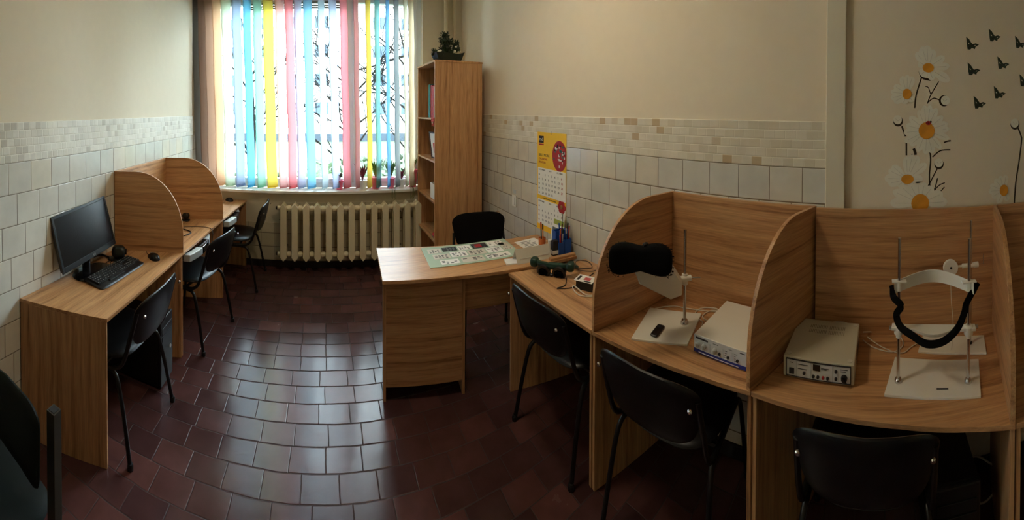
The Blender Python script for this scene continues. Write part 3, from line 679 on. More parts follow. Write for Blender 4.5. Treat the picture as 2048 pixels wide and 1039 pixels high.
# keyboard
def keyboard(loc, rz, label):
    k = thing('keyboard', label, 'keyboard', loc, rz)
    b = BM(); pad(b, .228, .085, .024, 9, lambda x, y, z: (x, y, max(0, z + .010 + .006 * y / .08))); obj('keyboard_body', b, M_plastic, k, 0, True)
    b = BM(); p = BM(); cols_ = [15, 15, 14, 13, 12]
    for r, n in enumerate(cols_):
        y = .052 - r * .0205
        for i in range(n):
            wkey = .285 / n; x = -.21 + i * wkey
            box(b, (x + .001, y - .009, .018), (x + wkey - .002, y + .009, .0265 + .0012 * (2 - r)))
            box(p, (x + .005, y + .000, .0265 + .0012 * (2 - r)), (x + .009, y + .005, .0268 + .0012 * (2 - r)))
    for r in range(5):
        y = .052 - r * .0205
        for i in range(3 + 4):
            x = .083 + i * .0185 + (.004 if i > 2 else 0)
            if i < 3 and r in (2,): continue
            box(b, (x + .001, y - .009, .018), (x + .017, y + .009, .0262 + .0012 * (2 - r)))
            box(p, (x + .006, y, .0262 + .0012 * (2 - r)), (x + .010, y + .005, .0265 + .0012 * (2 - r)))
    box(b, (-.13, -.062 + .0205 * .0, .016), (.02, -.046, .0235))
    obj('key_block', b, M_key, k, .001); obj('key_legend', p, M_keytxt, k)
keyboard((-1.262, 1.875, DZ), 1.50, 'black keyboard lying in front of the monitor')
def mouse(loc, rz, label, cord=None):
    m = thing('mouse', label, 'mouse', loc, rz, 'black computer mice')
    b = BM(); pad(b, .036, .062, .074, 2.4, lambda x, y, z: (x * (1 - .12 * (y > 0)), y, max(0, z) * (1 - .25 * y / .055)), dome=2); obj('mouse_shell', b, M_plastic, m, 0, True)
    b = BM(); lathe(b, [(.008, -.004), (.009, 0), (.008, .004)], 12, Matrix.Translation((0, .03, .022)) @ Matrix.Rotation(PI / 2, 4, 'Y')); obj('scroll_wheel', b, M_grey, m)
    if cord: b = BM(); tube(b, cord, .0018, 6, 5); obj('mouse_cord', b, M_cord_b, m)
mouse((-1.155, 2.20, DZ), 1.0, 'black mouse beside the keyboard on the near left desk', [(0, .05, .008), (.0, .10, .003), (.05, .2, .003), (.02, .27, .003)])
mouse((-1.07, 3.93, DZ), .9, 'black mouse on the far left desk by the window', [(0, .05, .008), (.02, .08, .003), (.08, .06, .003)])
# camera-like black gadgets
hs = thing('webcam', 'black bulky webcam and stand lying behind the monitor by the divider', 'webcam', (-1.36, 2.06, DZ), .5)
b = BM(); pad(b, .05, .035, .075, 3, lambda x, y, z: (x, y + z * .2, z + .055)); obj('camera_body', b, M_plastic, hs, 0, True)
b = BM(); lathe(b, [(.02, 0), (.02, .012), (.012, .014)], 16, Matrix.Translation((.045, 0, .055)) @ Matrix.Rotation(PI / 2, 4, 'Y')); obj('lens', b, M_plastic_s, hs)
b = BM(); pad(b, .075, .045, .02, 2.5, lambda x, y, z: (x, y, max(0, z + .006))); tube(b, [(-.07, 0, .012), (-.13, .02, .02), (-.17, -.04, .03)], .008, 6, 4); obj('clip_base', b, M_plastic, hs, 0, True)
b = BM(); tube(b, [(-1.33, 2.10, DZ + .003), (-1.38, 2.0, DZ + .003), (-1.33, 1.93, DZ + .003), (-1.40, 1.97, DZ + .003), (-1.36, 2.12, DZ + .003)], .0025, 6, 6); tag(obj('cable', b, M_cord_b, None, 0, True), 'thin black cable curled behind the keyboard', 'cable')
hb = thing('webcam', 'small black webcam standing on the left wall carrel', 'webcam', (-1.27, 3.09, DZ), 0)
b = BM(); pad(b, .035, .03, .05, 3, lambda x, y, z: (x, y, z + .045)); obj('camera_body', b, M_plastic, hb, 0, True)
b = BM(); pad(b, .04, .035, .02, 2.4, lambda x, y, z: (x, y, max(0, z + .006))); obj('clip_base', b, M_plastic, hb, 0, True)
b = BM(); tube(b, [(-1.20, 2.62, DZ + .005), (-1.12, 2.70, DZ + .005), (-1.10, 2.79, DZ + .005), (-1.18, 2.84, DZ + .005), (-1.28, 2.86, DZ + .005)], .005, 8, 6)
tube(b, [(-1.28, 2.86, DZ + .004), (-1.12, 2.95, DZ + .003), (-1.0, 2.96, DZ + .003), (-.945, 2.90, DZ + .003), (-.925, 2.86, DZ - .02), (-.935, 2.86, DZ - .10)], .0025, 6, 6)
tag(obj('cable', b, M_cord_b, None, 0, True), 'black cable looping over the front edge of the left wall carrel', 'cable')
# pull-out keyboard shelves: bowed grey front with a black middle
def kb_tray(F, ang, label):
    t = thing('keyboard_tray', label, 'keyboard tray', (F[0], F[1], .655), ang, 'curved grey keyboard trays')
    def arc(x0, x1, r0):
        return [(x0 + (x1 - x0) * k / 10, .058 * (1 - ((x0 + (x1 - x0) * k / 10) / .27) ** 2) + r0) for k in range(11)]
    for x0, x1, m, nme in ((-.27, -.09, M_grey, 'grey_end'), (-.09, .09, M_plastic_s, 'black_middle'), (.09, .27, M_grey, 'grey_end')):
        b = BM(); o_ = arc(x0, x1, .0); i_ = arc(x0, x1, -.055)[::-1]; prism(b, o_ + i_, -.008, .045); obj(nme, b, m, t, .006)
    b = BM(); box(b, (-.27, -.34, .004), (.27, -.052, .014)); obj('tray_shelf', b, M_plastic, t)
    for s in (-1, 1): bx('runner', (s * .28 - .008, -.36, .002), (s * .28 + .008, -.06, .0615), M_chrome, t, 0)
kb_tray((-.985, 2.70), -PI / 2 + .06, 'curved grey keyboard tray with black middle under the left wall carrel')
kb_tray((-.925, 3.56), -PI / 2 + .09, 'curved grey keyboard tray with black middle under the far left desk')
# pc tower
def tower(loc, rz, label):
    t = thing('computer_tower', label, 'computer', loc, rz, 'black computer towers')
    bx('case', (-.09, -.20, .012), (.09, .20, .42), M_plastic, t, .004); bx('front_panel', (-.092, -.222, .008), (.092, -.2, .424), M_plastic, t, .006)
    for k in range(2): bx('drive_cover', (-.075, -.226, .33 - k * .05), (.075, -.222, .37 - k * .05), M_plastic, t, .001)
    b = BM(); lathe(b, [(.012, 0), (.012, .004)], 14, Matrix.Translation((.05, -.222, .20)) @ Matrix.Rotation(PI / 2, 4, 'X')); obj('power_button', b, M_grey, t)
    b = BM()
    for x in (-.07, .07):
        for y in (-.16, .16): lathe(b, [(.012, 0), (.012, .012)], 8, Matrix.Translation((x, y, 0)))
    objs('foot', b, M_plastic, t)
tower((-1.23, 2.105, 0), PI / 2, 'black computer tower under the near left desk')
tower((1.47, -.325, 0), -PI / 2, 'black computer tower under the chin rest carrel')

# ------------------------------------------------------------------ things on the teacher desk
gm = thing('desk_mat', 'pale green glass desk mat over cards and calendars on the teacher desk', 'desk mat', (1.045, 2.305, TZ), -.10)
bx('mat_sheet', (-.335, -.175, 0), (.335, .165, .004), M_mint, gm, .001)
cards = [(-.30, .04, .10, .08, M_card), (-.19, .06, .11, .07, M_ink), (-.07, .05, .10, .085, M_paper), (.04, .05, .12, .09, M_ink), (.17, .045, .12, .10, M_paper),
         (-.28, -.06, .12, .08, M_card), (-.15, -.05, .12, .085, M_paper), (-.02, -.055, .13, .09, M_card), (.12, -.06, .12, .09, M_paper), (.25, -.05, .07, .14, M_card), (-.25, -.15, .13, .07, M_paper), (-.10, -.155, .16, .08, M_card), (.08, -.15, .18, .07, M_paper)]
for x, y, w_, h_, m in cards:
    c = bx('card', (x, y, .004), (x + w_, y + h_, .0045), m, gm, 0)
    b = BM()
    for r in range(3):
        for q in range(4):
            if random.random() < .7: box(b, (x + .012 + q * (w_ - .02) / 4, y + .012 + r * (h_ - .02) / 3, .0045), (x + .010 + (q + random.uniform(.5, .9)) * (w_ - .02) / 4, y + .022 + r * (h_ - .02) / 3, .0047))
    if b.verts: obj('printed_mark', b, M_picture if m is M_ink else M_ink, c)
    else: b.free()
bx('red_card', (.065, .065, .0045), (.115, .125, .0050), M_red, gm, 0)
o = bx('paper_sheet', (1.43, 2.14, TZ), (1.62, 2.33, TZ + .0008), M_paper, None, 0); tag(o, 'white printed sheet of paper on the teacher desk near the wall', 'paper')
b = BM()
for r in range(6): box(b, (1.46, 2.17 + r * .024, TZ + .0008), (1.58 - random.uniform(0, .05), 2.177 + r * .024, TZ + .0010))
obj('printed_line', b, M_ink, o)
# folded card holder
ch = thing('name_plate', 'folded grey cardboard name plate on the near edge of the teacher desk', 'name plate', (1.375, 2.0, TZ), -.155)
b = BM(); prism(b, [(-.045, 0), (-.043, 0), (.002, .078), (.047, 0), (.049, 0), (.003, .083), (.001, .083)], -.13, .13, Matrix(((0, 0, 1, 0), (1, 0, 0, 0), (0, 1, 0, 0), (0, 0, 0, 1)))); obj('folded_card', b, M_card, ch, .0006)
b = BM(); box(b, (-.11, -.034, .022), (.11, -.0325, .030), Matrix.Rotation(0, 4, 'X')); obj('printed_strip', b, M_paper, ch)
nb = thing('notepad', 'small white notepad beside the folded name plate', 'notepad', (1.235, 2.03, TZ), -.3)
bx('sheet_block', (-.05, -.04, 0), (.05, .04, .008), M_paper, nb, .001); bx('pad_back', (-.052, -.042, 0), (.052, .042, .0012), M_card, nb, 0)
oc = thing('orange_cup', 'orange plastic tumbler of pens on the teacher desk', 'cup', (1.515, 2.075, TZ))
b = BM(); lathe(b, [(.024, 0), (.027, .095), (.0245, .095), (.022, .004), (.001, .004)], 20, cap=False); obj('cup_body', b, M_orange, oc, 0, True)
gs = thing('glue_stick', 'white glue stick standing by the orange tumbler', 'glue stick', (1.555, 2.035, TZ)); b = BM(); lathe(b, [(.012, 0), (.012, .055)], 14); obj('barrel', b, M_white_p, gs, .001); b = BM(); lathe(b, [(.0135, .055), (.0135, .082), (.011, .084)], 14); obj('cap', b, M_paper, gs, .001)
og = thing('pen_organizer', 'blue plastic desk organizer by the wall calendar', 'organizer', (1.625, 1.975, TZ), -.15)
b = BM()
for x, y, w_, d_, h_ in ((-.055, -.05, .045, .05, .085), (-.008, -.05, .055, .05, .10), (-.055, .002, .102, .05, .15)):
    for lo, hi in (((x, y, 0), (x + w_, y + .003, h_)), ((x, y + d_ - .003, 0), (x + w_, y + d_, h_)), ((x, y, 0), (x + .003, y + d_, h_)), ((x + w_ - .003, y, 0), (x + w_, y + d_, h_)), ((x, y, 0), (x + w_, y + d_, .003))): box(b, lo, hi)
obj('organizer_tray', b, M_navy, og, .001)
pcs = [M_red, M_navy, M_ink, M_orange, M_white_p, M_red, M_ink, M_green_d, M_pinkb, M_navy]
pn = ['red', 'blue', 'black', 'orange', 'white', 'dark red', 'grey black', 'green', 'pink', 'pale blue']
for k in range(10):
    cx, cy_ = [(1.595, 1.955), (1.64, 1.945), (1.62, 2.005), (1.517, 2.075)][k % 4]
    cx += random.uniform(-.008, .008); cy_ += random.uniform(-.008, .008); ln = random.uniform(.15, .20)
    p = thing('pen', '%s pen standing in the %s' % (pn[k], 'orange tumbler' if k % 4 == 3 else 'blue organizer, among the upright pens'), 'pen', (cx, cy_, TZ + .006), 0, 'pens standing on the teacher desk')
    tx, ty = random.uniform(-.02, .02), random.uniform(-.02, .02)
    b = BM(); tube(b, [(0, 0, 0), (tx * .8, ty * .8, ln * .8)], .0042, 8); obj('barrel', b, pcs[k], p)
    b = BM(); tube(b, [(tx * .8, ty * .8, ln * .8), (tx, ty, ln)], .005, 8); obj('pen_cap', b, pcs[(k + 3) % 10], p)
fl = thing('poppy', 'dark red artificial flower standing in the blue organizer', 'flower', (1.632, 1.985, TZ + .006))
b = BM(); tube(b, [(0, 0, 0), (-.002, .0, .15), (.004, -.002, .275)], .0025, 6, 4); obj('stem', b, M_green_d, fl)
b = BM()
for k in range(6):
    a = k * PI / 3; pad(b, .022, .020, .006, 2.2, lambda x, y, z, a=a: (-.004 - z - .01 * (x * x + y * y) / .0004 * .3, math.cos(a) * .026 + x, .305 + math.sin(a) * .026 + y), 3, 14)
obj('petals', b, M_red, fl, 0, True); b = BM(); ball(b, (-.008, 0, .305), .016, 2, (.6, 1, 1)); obj('flower_centre', b, plain('tan_centre', srgb(150, 110, 70), .8), fl, 0, True)
pcd = thing('photo_card', 'printed card with a picture leaning behind the pens', 'card', (1.655, 2.085, TZ), 0)
b = BM(); box(b, (-.0, -.075, 0), (.0015, .075, .20), Matrix.Rotation(.10, 4, 'Y')); obj('card_sheet', b, M_paper, pcd)
b = BM(); box(b, (-.0008, -.06, .03), (0, .06, .13), Matrix.Rotation(.10, 4, 'Y')); obj('printed_picture', b, M_picture, pcd)
b = BM(); box(b, (-.0012, -.07, .155), (0, .05, .19), Matrix.Rotation(.10, 4, 'Y')); obj('green_strip', b, plain('lime_print', srgb(160, 170, 70), .6), pcd)
pk = thing('leaflet_box', 'black and white packet standing beside the blue organizer', 'box', (1.545, 1.965, TZ), -.15)
bx('packet', (-.02, -.016, 0), (.022, .016, .10), M_ink, pk, .001); bx('packet_label', (-.021, -.017, .01), (.023, .017, .035), M_paper, pk, 0)

# wall calendar
cal = thing('wall_calendar', 'yellow and white wall calendar hanging above the teacher desk', 'calendar', (XR - TT - .001, 2.205, 0))
CW = .1875
def sheet(name, z0, z1, m, x=-.0, par=None): return bx(name, (x - .002, -CW, z0), (x, CW, z1), m, par or cal, 0)
hd = sheet('header', 1.295, 1.575, M_yellow)
sheet('backing', .80, 1.295, M_yellow, -.0)
s1 = bx('month_sheet', (-.004, -CW + .004, 1.075), (-.002, CW - .012, 1.292), M_paper, cal, 0)
s2 = bx('month_sheet', (-.004, -CW + .004, .845), (-.002, CW - .012, 1.042), M_paper, cal, 0)
b = BM(); box(b, (-.003, .10, 1.49), (-.002, .165, 1.545)); obj('logo_plate', b, M_ink, cal)
text('logo_text', 'rad', .038, M_paper, cal, face_nx(-.0032, .160, 1.508)); b = BM(); box(b, (-.003, .10, 1.472), (-.002, .165, 1.483)); obj('logo_underline', b, M_red, cal)
text('slogan', 'BEST MORE', .028, M_ink, cal, face_nx(-.0026, .165, 1.385))
text('slogan', 'CALENDAR', .022, M_red, cal, face_nx(-.0026, .165, 1.357)); text('slogan', 'PROFESIA', .022, M_red, cal, face_nx(-.0026, .165, 1.330))
b = BM(); ppts = [(max(-CW, -.105 - .088 * math.cos(2 * PI * k / 32) * (1)), 1.405 + .115 * math.sin(2 * PI * k / 32)) for k in range(32)]
prism(b, [(-y, z) for y, z in ppts], 0, .0008, Matrix(((0, 0, -1, -.002), (-1, 0, 0, 0), (0, 1, 0, 0), (0, 0, 0, 1)))); obj('round_picture', b, M_red, cal)
b = BM(); b2 = BM(); b3 = BM()
for k in range(40):
    y = -.105 + random.uniform(-.07, .07); z = 1.405 + random.uniform(-.085, .085); ww, hh = random.uniform(.006, .018), random.uniform(.006, .02)
    if ((y + .105) / .08) ** 2 + ((z - 1.405) / .10) ** 2 < .8: box(random.choice((b, b2, b3)), (-.0034, y - ww / 2, z - hh / 2), (-.0028, y + ww / 2, z + hh / 2))
obj('picture_detail', b, M_paper, cal); obj('picture_detail', b2, M_ink, cal); obj('picture_detail', b3, M_teal, cal)
def month(zt, s, names, first, rows, start):
    for nm, y in names: text('month_name', nm, .016, M_ink, s, face_nx(-.0042, y, zt - .020))
    d = start
    for r in range(rows):
        tx = []
        for c in range(7):
            if (r == 0 and c < first) or d > 31: continue
            text('day_number', str(d), .024, M_red if c >= 6 else M_ink, s, face_nx(-.0042, .118 - c * .041, zt - .060 - r * .036)); d += 1
        text('week_number', str(40 + r), .018, M_red if s is s2 else M_ink, s, face_nx(-.0042, .165, zt - .060 - r * .036))
month(1.292, s1, (('OCTOMBRIE', .165), ('2019', .025), ('OCTOBER', -.075)), 1, 5, 1)
month(1.042, s2, (('NOIEMBRIE', .165), ('2019', .025), ('NOVEMBER', -.075)), 4, 4, 1)
text('footer_text', 'WWW BIROTICA CALENDAR', .013, M_ink, cal, face_nx(-.0028, .11, 1.052))
b = BM(); tube(b, [(-.003, 0, 1.56), (-.003, .0, 1.585)], .002, 6); obj('hanging_hook', b, M_chrome, cal)
ot = thing('wall_socket', 'white electric switch plate on the tiles left of the calendar', 'switch', (XR - TT - .0005, 2.76, .94))
bx('plate', (-.008, -.035, -.05), (0, .035, .05), M_white_p, ot, .002); bx('rocker', (-.013, -.015, -.035), (-.008, .015, .035), M_paper, ot, .002)
o = bx('sticker', (XR - TT - .001, 2.735, 1.005), (XR - TT, 2.785, 1.04), M_grey, None, 0); tag(o, 'small grey sticker above the switch plate', 'sticker')
ot = thing('junction_cap', 'round beige cap on the tiles beside the teacher chair', 'wall cap', (XR - TT - .0005, 3.07, .74))
b = BM(); lathe(b, [(.038, 0), (.038, .008), (.030, .014)], 24, Matrix.Rotation(-PI / 2, 4, 'Y')); obj('cap_ring', b, plain('beige_plastic', srgb(176, 150, 118), .5), ot, 0, True)
b = BM(); lathe(b, [(.010, .014), (.010, .017)], 12, Matrix.Rotation(-PI / 2, 4, 'Y')); obj('cap_screw', b, M_card, ot)

# ------------------------------------------------------------------ right open desk: goggles, device, cords
gg = thing('safety_goggles', 'dark green headset goggles with black lenses on the right open desk', 'goggles', (1.365, 1.755, DZ), -.95); gg.scale = (1.22, 1.22, 1.25)
b = BM(); tube(b, [(-.095, .0, .055), (-.06, -.012, .052), (0, -.014, .048), (.06, -.012, .052), (.095, 0, .055)], .014, 8, 4, 1.5); obj('brow_bar', b, M_green_d, gg, 0, True)
for s in (-1, 1):
    b = BM(); pad(b, .022, .026, .045, 3, lambda x, y, z: (s * .098 + x, y - .005, z + .055)); obj('side_block', b, M_green_d, gg, 0, True)
    b = BM(); lathe(b, [(.034, 0), (.036, .03), (.026, .034), (.022, .01), (.001, .008)], 20, Matrix.Translation((s * .042, -.0, .034)) @ Matrix.Rotation(PI / 2 + .4, 4, 'X'), cap=False); ec = obj('eye_cup', b, M_plastic, gg, 0, True)
    b = BM(); lathe(b, [(.022, .0), (.001, .004)], 16, Matrix.Translation((s * .042, -.012, .038)) @ Matrix.Rotation(PI / 2 + .4, 4, 'X'), cap=False); obj('lens', b, M_plastic_s, ec)
    b = BM(); tube(b, [(s * .10, .01, .05), (s * .12, .06, .03), (s * .08, .11, .008), (0, .12, .006)], .006, 6, 5, 1.6); obj('strap', b, M_green_d, gg)
b = BM(); tube(b, [(-.02, -.01, .02), (0, -.02, .008), (.02, -.01, .02)], .008, 6, 4); obj('nose_bridge', b, M_plastic, gg)
dv = thing('battery_pack', 'black device with a printed card on top beside the goggles', 'device', (1.42, 1.50, DZ), -1.2)
bx('device_body', (-.05, -.04, 0), (.06, .04, .05), M_plastic, dv, .004); c = bx('printed_card', (-.06, -.045, .0505), (.055, .035, .052), M_paper, dv, 0)
b = BM(); box(b, (-.01, -.02, .052), (.03, .015, .0524)); obj('red_print', b, M_pinkb, c)
b = BM(); box(b, (-.05, -.035, .052), (-.035, .02, .0524)); box(b, (.0, -.04, .052), (.045, -.028, .0524)); obj('black_print', b, M_ink, c)
for mat, nm, pts in ((M_cord_br, 'brown cord tangled behind the goggles', [(1.55, 1.72, DZ + .004), (1.62, 1.66, DZ + .006), (1.66, 1.74, DZ + .01), (1.60, 1.79, DZ + .014), (1.53, 1.70, DZ + .01), (1.58, 1.62, DZ + .008), (1.66, 1.60, DZ + .006), (1.63, 1.52, DZ + .004), (1.55, 1.48, DZ + .004)]),
                     (M_cord_b, 'dark cord looping from the goggles toward the desk front', [(1.40, 1.66, DZ + .004), (1.34, 1.60, DZ + .003), (1.28, 1.60, DZ + .003), (1.36, 1.55, DZ + .003), (1.46, 1.57, DZ + .003), (1.58, 1.60, DZ + .003)]),
                     (M_cord_w, 'white cord coiled around the black device', [(1.60, 1.45, DZ + .004), (1.50, 1.42, DZ + .004), (1.42, 1.40, DZ + .004), (1.36, 1.43, DZ + .004), (1.35, 1.50, DZ + .02), (1.37, 1.56, DZ + .006), (1.345, 1.53, DZ + .004), (1.33, 1.45, DZ + .004), (1.40, 1.385, DZ + .004), (1.52, 1.38, DZ + .004)])):
    b = BM(); tube(b, pts, .0032, 8, 7); tag(obj('cable', b, mat, None, 0, True), nm, 'cable')
dk = thing('small_case', 'low dark grey case among the cords at the back of the right open desk', 'case', (1.60, 1.42, DZ), -1.4)
bx('case_body', (-.06, -.045, 0), (.06, .045, .04), M_bezel, dk, .004); bx('case_lid', (-.061, -.046, .0405), (.061, .046, .052), M_plastic, dk, .003)
o = bx('wooden_strip', (-.10, -.016, 0), (.10, .016, .016), WX, None, .002); o.location = (1.56, 1.893, TZ); o.rotation_euler = (0, 0, -.165); tag(o, 'narrow oak strip on the teacher desk edge below the organizer', 'strip')

# ------------------------------------------------------------------ carrel 1: mask stand
b1 = thing('mask_stand', 'steel rod stand on a white plate carrying the black face mask', 'stand', (1.415, .93, DZ), 0)
b = BM(); prism(b, [(1.491 - 1.415, .156), (1.591 - 1.415, -.098), (1.348 - 1.415, -.156), (1.234 - 1.415, .075)], 0, .010); obj('base_plate', b, M_white_p, b1, .002)
b = BM(); tube(b, [(.059, -.066, .010), (.059, -.066, .445)], .0075, 14); lathe(b, [(.0085, .445), (.0085, .452)], 12, Matrix.Translation((.059, -.066, 0))); rod = obj('rod', b, M_chrome, b1, 0, True)
b = BM(); lathe(b, [(.020, .010), (.020, .016), (.014, .028), (.009, .030)], 18, Matrix.Translation((.059, -.066, 0))); obj('rod_nut', b, M_chrome, rod, 0, True)
CZ = .225
b = BM(); tube(b, [(.059, -.066, CZ - .03), (.059, -.066, CZ + .018)], .015, 16); tube(b, [(.075, -.09, CZ), (-.005, -.025, CZ)], .014, 14); obj('clamp', b, M_white_p, b1, 0, True)
b = BM(); tube(b, [(.07, -.085, CZ), (.10, -.13, CZ)], .003, 8); tube(b, [(.02, -.03, CZ + .014), (.02, -.03, CZ + .03), (.0, -.02, CZ + .03)], .003, 8); obj('clamp_screw', b, M_chrome, b1)
# mask: wide padded goggle, faces the sitter (-X)
mk = Vector((1.20 - 1.415, .925 - .93, 1.128 - DZ)); MA = Matrix.Translation(mk) @ Matrix.Rotation(math.atan2(-.23, .15), 4, 'Z')
def mf(x, y, z, dep=0):
    k = abs(x) / .135; hh = 1.0 - .30 * (1 - min(1, k * 1.3)) ** 1.4
    q = MA @ Vector((x, -.03 * k * k + dep - z * 1.0, y * hh)); return (q.x, q.y, q.z)
b = BM(); pad(b, .137, .072, .055, 3.6, lambda x, y, z: mf(x, y, z), dome=8)
obj('face_pad', b, M_fabric, b1, 0, True)
b = BM()
for k in range(110):
    a = random.uniform(0, 2 * PI); x, y = .137 * math.copysign(abs(math.cos(a)) ** .55, math.cos(a)), .072 * math.copysign(abs(math.sin(a)) ** .55, math.sin(a))
    if abs(x) < .09 and random.random() < .7: continue
    dd = random.uniform(-.01, .02); p = Vector(mf(x, y, dd)); q = Vector(mf(x * 1.05, y * 1.04, dd)); tube(b, [p, q], .0012, 4)
obj('fringe', b, M_fabric, b1)
b = BM()   # white hood tapering from the mask back to the clamp
P_ = [(1.20, .968, 1.075), (1.235, .962, .995), (1.355, .868, .905), (1.425, .850, .900), (1.425, .850, .962), (1.315, .862, 1.09)]
q_ = [Vector(p) - Vector((1.415, .93, DZ)) for p in P_]
dd_ = [.055, .06, .045, .03, .03, .05]
R_ = [[b.verts.new(q) for q in q_], [b.verts.new(q + Vector((.84, .54, .12)) * d) for q, d in zip(q_, dd_)]]
for k in range(6): b.faces.new((R_[0][k], R_[0][(k + 1) % 6], R_[1][(k + 1) % 6], R_[1][k]))
b.faces.new(R_[0][::-1]); b.faces.new(R_[-1]); obj('hood', b, M_white_p, b1, .006, True)
b = BM(); tube(b, [(.048, -.055, CZ - .01), (.03, -.05, .16), (.0, -.02, .145)], .006, 8, 5); obj('bracket', b, M_white_p, b1)
b = BM(); ball(b, MA @ Vector((.02, 0, .058)), .014, 1, (1.3, 1, .8)); obj('top_knob', b, M_plastic, b1)
ph = thing('remote_control', 'small black remote lying on the white stand plate', 'remote', (1.346, .935, DZ + .0105), .17)
b = BM(); pad(b, .047, .019, .012, 7, lambda x, y, z: (x, y, z + .006)); obj('remote_body', b, M_plastic, ph, 0, True); bx('display', (.012, -.010, .0115), (.030, .010, .0125), M_bezel, ph, 0)
# device box 1
def device(loc, rz, w_, d_, h_, label, shell):
    t = thing('lab_device', label, 'device', loc, rz)
    return t
v1 = device((1.325, .607, DZ), -PI / 2 - .08 + .02, .26, .33, .075, 'pale rectangular device with blue striped front in the face mask carrel', None)
# local: front faces -Y, width X
bx('shell', (-.125, 0, .006), (.125, .31, .078), M_white_p, v1, .003)
b = BM()
for x in (-.1, .1):
    for y in (.03, .28): lathe(b, [(.01, 0), (.01, .006)], 10, Matrix.Translation((x, y, 0)))
objs('foot', b, M_plastic, v1)
bx('front_panel', (-.124, -.002, .020), (.124, 0, .077), M_panel, v1, 0); bx('blue_strip', (-.124, -.003, .006), (.124, 0, .021), M_blue, v1, 0)
b = BM(); box(b, (-.10, -.0036, .010), (.09, -.003, .0125)); obj('white_line', b, M_paper, v1)
b = BM(); box(b, (-.115, -.0028, .063), (-.055, -.002, .070)); obj('printed_label', b, M_ink, v1)
b = BM(); box(b, (.095, -.0028, .066), (.118, -.002, .069)); box(b, (-.03, -.0028, .066), (-.005, -.002, .0675)); box(b, (.045, -.0028, .066), (.06, -.002, .0672)); obj('printed_text', b, M_ink, v1)
b = BM()
for x in (-.048, .015, .058): box(b, (x, -.0028, .026), (x + .007, -.002, .060))
objs('divider_stripe', b, M_grey, v1)
for x in (-.105, -.072, -.02):
    b = BM(); lathe(b, [(.011, 0), (.010, .010), (.008, .012)], 16, Matrix.Translation((x, -.002, .042)) @ Matrix.Rotation(PI / 2, 4, 'X')); box(b, (x - .002, -.018, .034), (x + .002, -.012, .050)); obj('knob', b, M_grey, v1, 0, True)
for x, z in ((.002, .036), (.042, .034), (.085, .034)):
    b = BM(); lathe(b, [(.0055, 0), (.0055, .005)], 12, Matrix.Translation((x, -.002, z)) @ Matrix.Rotation(PI / 2, 4, 'X')); obj('jack', b, M_ink, v1)
b = BM(); rr = random.Random(3)
for x in (.026, .070):
    for k in range(4): box(b, (x, -.0028, .028 + k * .009), (x + rr.uniform(.006, .014), -.002, .0293 + k * .009))
obj('printed_text', b, M_ink, v1)
# device box 2
v2 = device((1.337, .197, DZ), -PI / 2 - .04, .28, .29, .08, 'beige instrument box with switches and vents in the chin rest carrel', None)
bx('shell', (-.14, 0, .006), (.14, .27, .083), M_cream_p, v2, .004)
bx('front_panel', (-.125, -.002, .014), (.125, 0, .076), M_panel, v2, 0)
b = BM(); box(b, (-.128, -.004, .074), (.128, 0, .077)); box(b, (-.128, -.004, .012), (.128, 0, .0145)); box(b, (-.128, -.004, .014), (-.125, 0, .075)); box(b, (.125, -.004, .014), (.128, 0, .075)); obj('panel_frame', b, M_ink, v2)
bx('power_switch', (-.115, -.006, .022), (-.095, -.002, .043), M_ink, v2, .001); bx('display', (-.020, -.004, .048), (.008, -.002, .070), M_plastic_s, v2, 0)
b = BM()
for x in (-.088, -.030, .055): box(b, (x, -.003, .016), (x + .003, -.002, .073))
objs('divider_stripe', b, M_grey, v2)
for x, z, m in ((-.055, .032, M_ink), (-.018, .026, M_ink), (.0, .026, M_ink), (.02, .026, M_red), (.038, .026, M_ink), (.07, .055, M_ink), (.07, .028, M_ink)):
    b = BM(); lathe(b, [(.006, 0), (.005, .006)], 12, Matrix.Translation((x, -.002, z)) @ Matrix.Rotation(PI / 2, 4, 'X')); obj('jack', b, m, v2)
b = BM(); lathe(b, [(.013, 0), (.011, .012)], 16, Matrix.Translation((.102, -.002, .034)) @ Matrix.Rotation(PI / 2, 4, 'X')); box(b, (-.014, -.006, -.003), (.014, 0, .003), Matrix.Translation((.102, -.013, .034)) @ Matrix.Rotation(.9, 4, 'Y')); obj('knob', b, M_plastic, v2, .001)
b = BM()
for x, z, l in ((-.08, .06, .04), (-.08, .044, .035), (.012, .058, .03), (.012, .054, .022), (.085, .062, .03), (.088, .055, .02), (-.112, .062, .012)): box(b, (x, -.003, z), (x + l, -.002, z + .002))
obj('printed_text', b, M_ink, v2)
b = BM()
for r in range(2):
    for k in range(22):
        x = -.075 + k * .0072
        if k == 11: continue
        box(b, (x, .17 + r * .035, .083), (x + .003, .195 + r * .035, .0834))
obj('vent_slot', b, plain('vent_shadow', srgb(140, 132, 110), .8), v2)
b = BM()
for x in (-.125, .125):
    for y in (.02, .25): lathe(b, [(.010, .083), (.010, .0845)], 12, Matrix.Translation((x * .97, y, 0))); lathe(b, [(.010, 0), (.010, .006)], 12, Matrix.Translation((x * .9, y, 0)))
objs('stacking_foot', b, M_card, v2)
b = BM(); box(b, (.14, .10, .02), (.1408, .22, .024)); box(b, (.14, .10, .035), (.1408, .22, .039)); box(b, (.14, .10, .05), (.1408, .22, .054)); obj('side_vent', b, M_ink, v2)

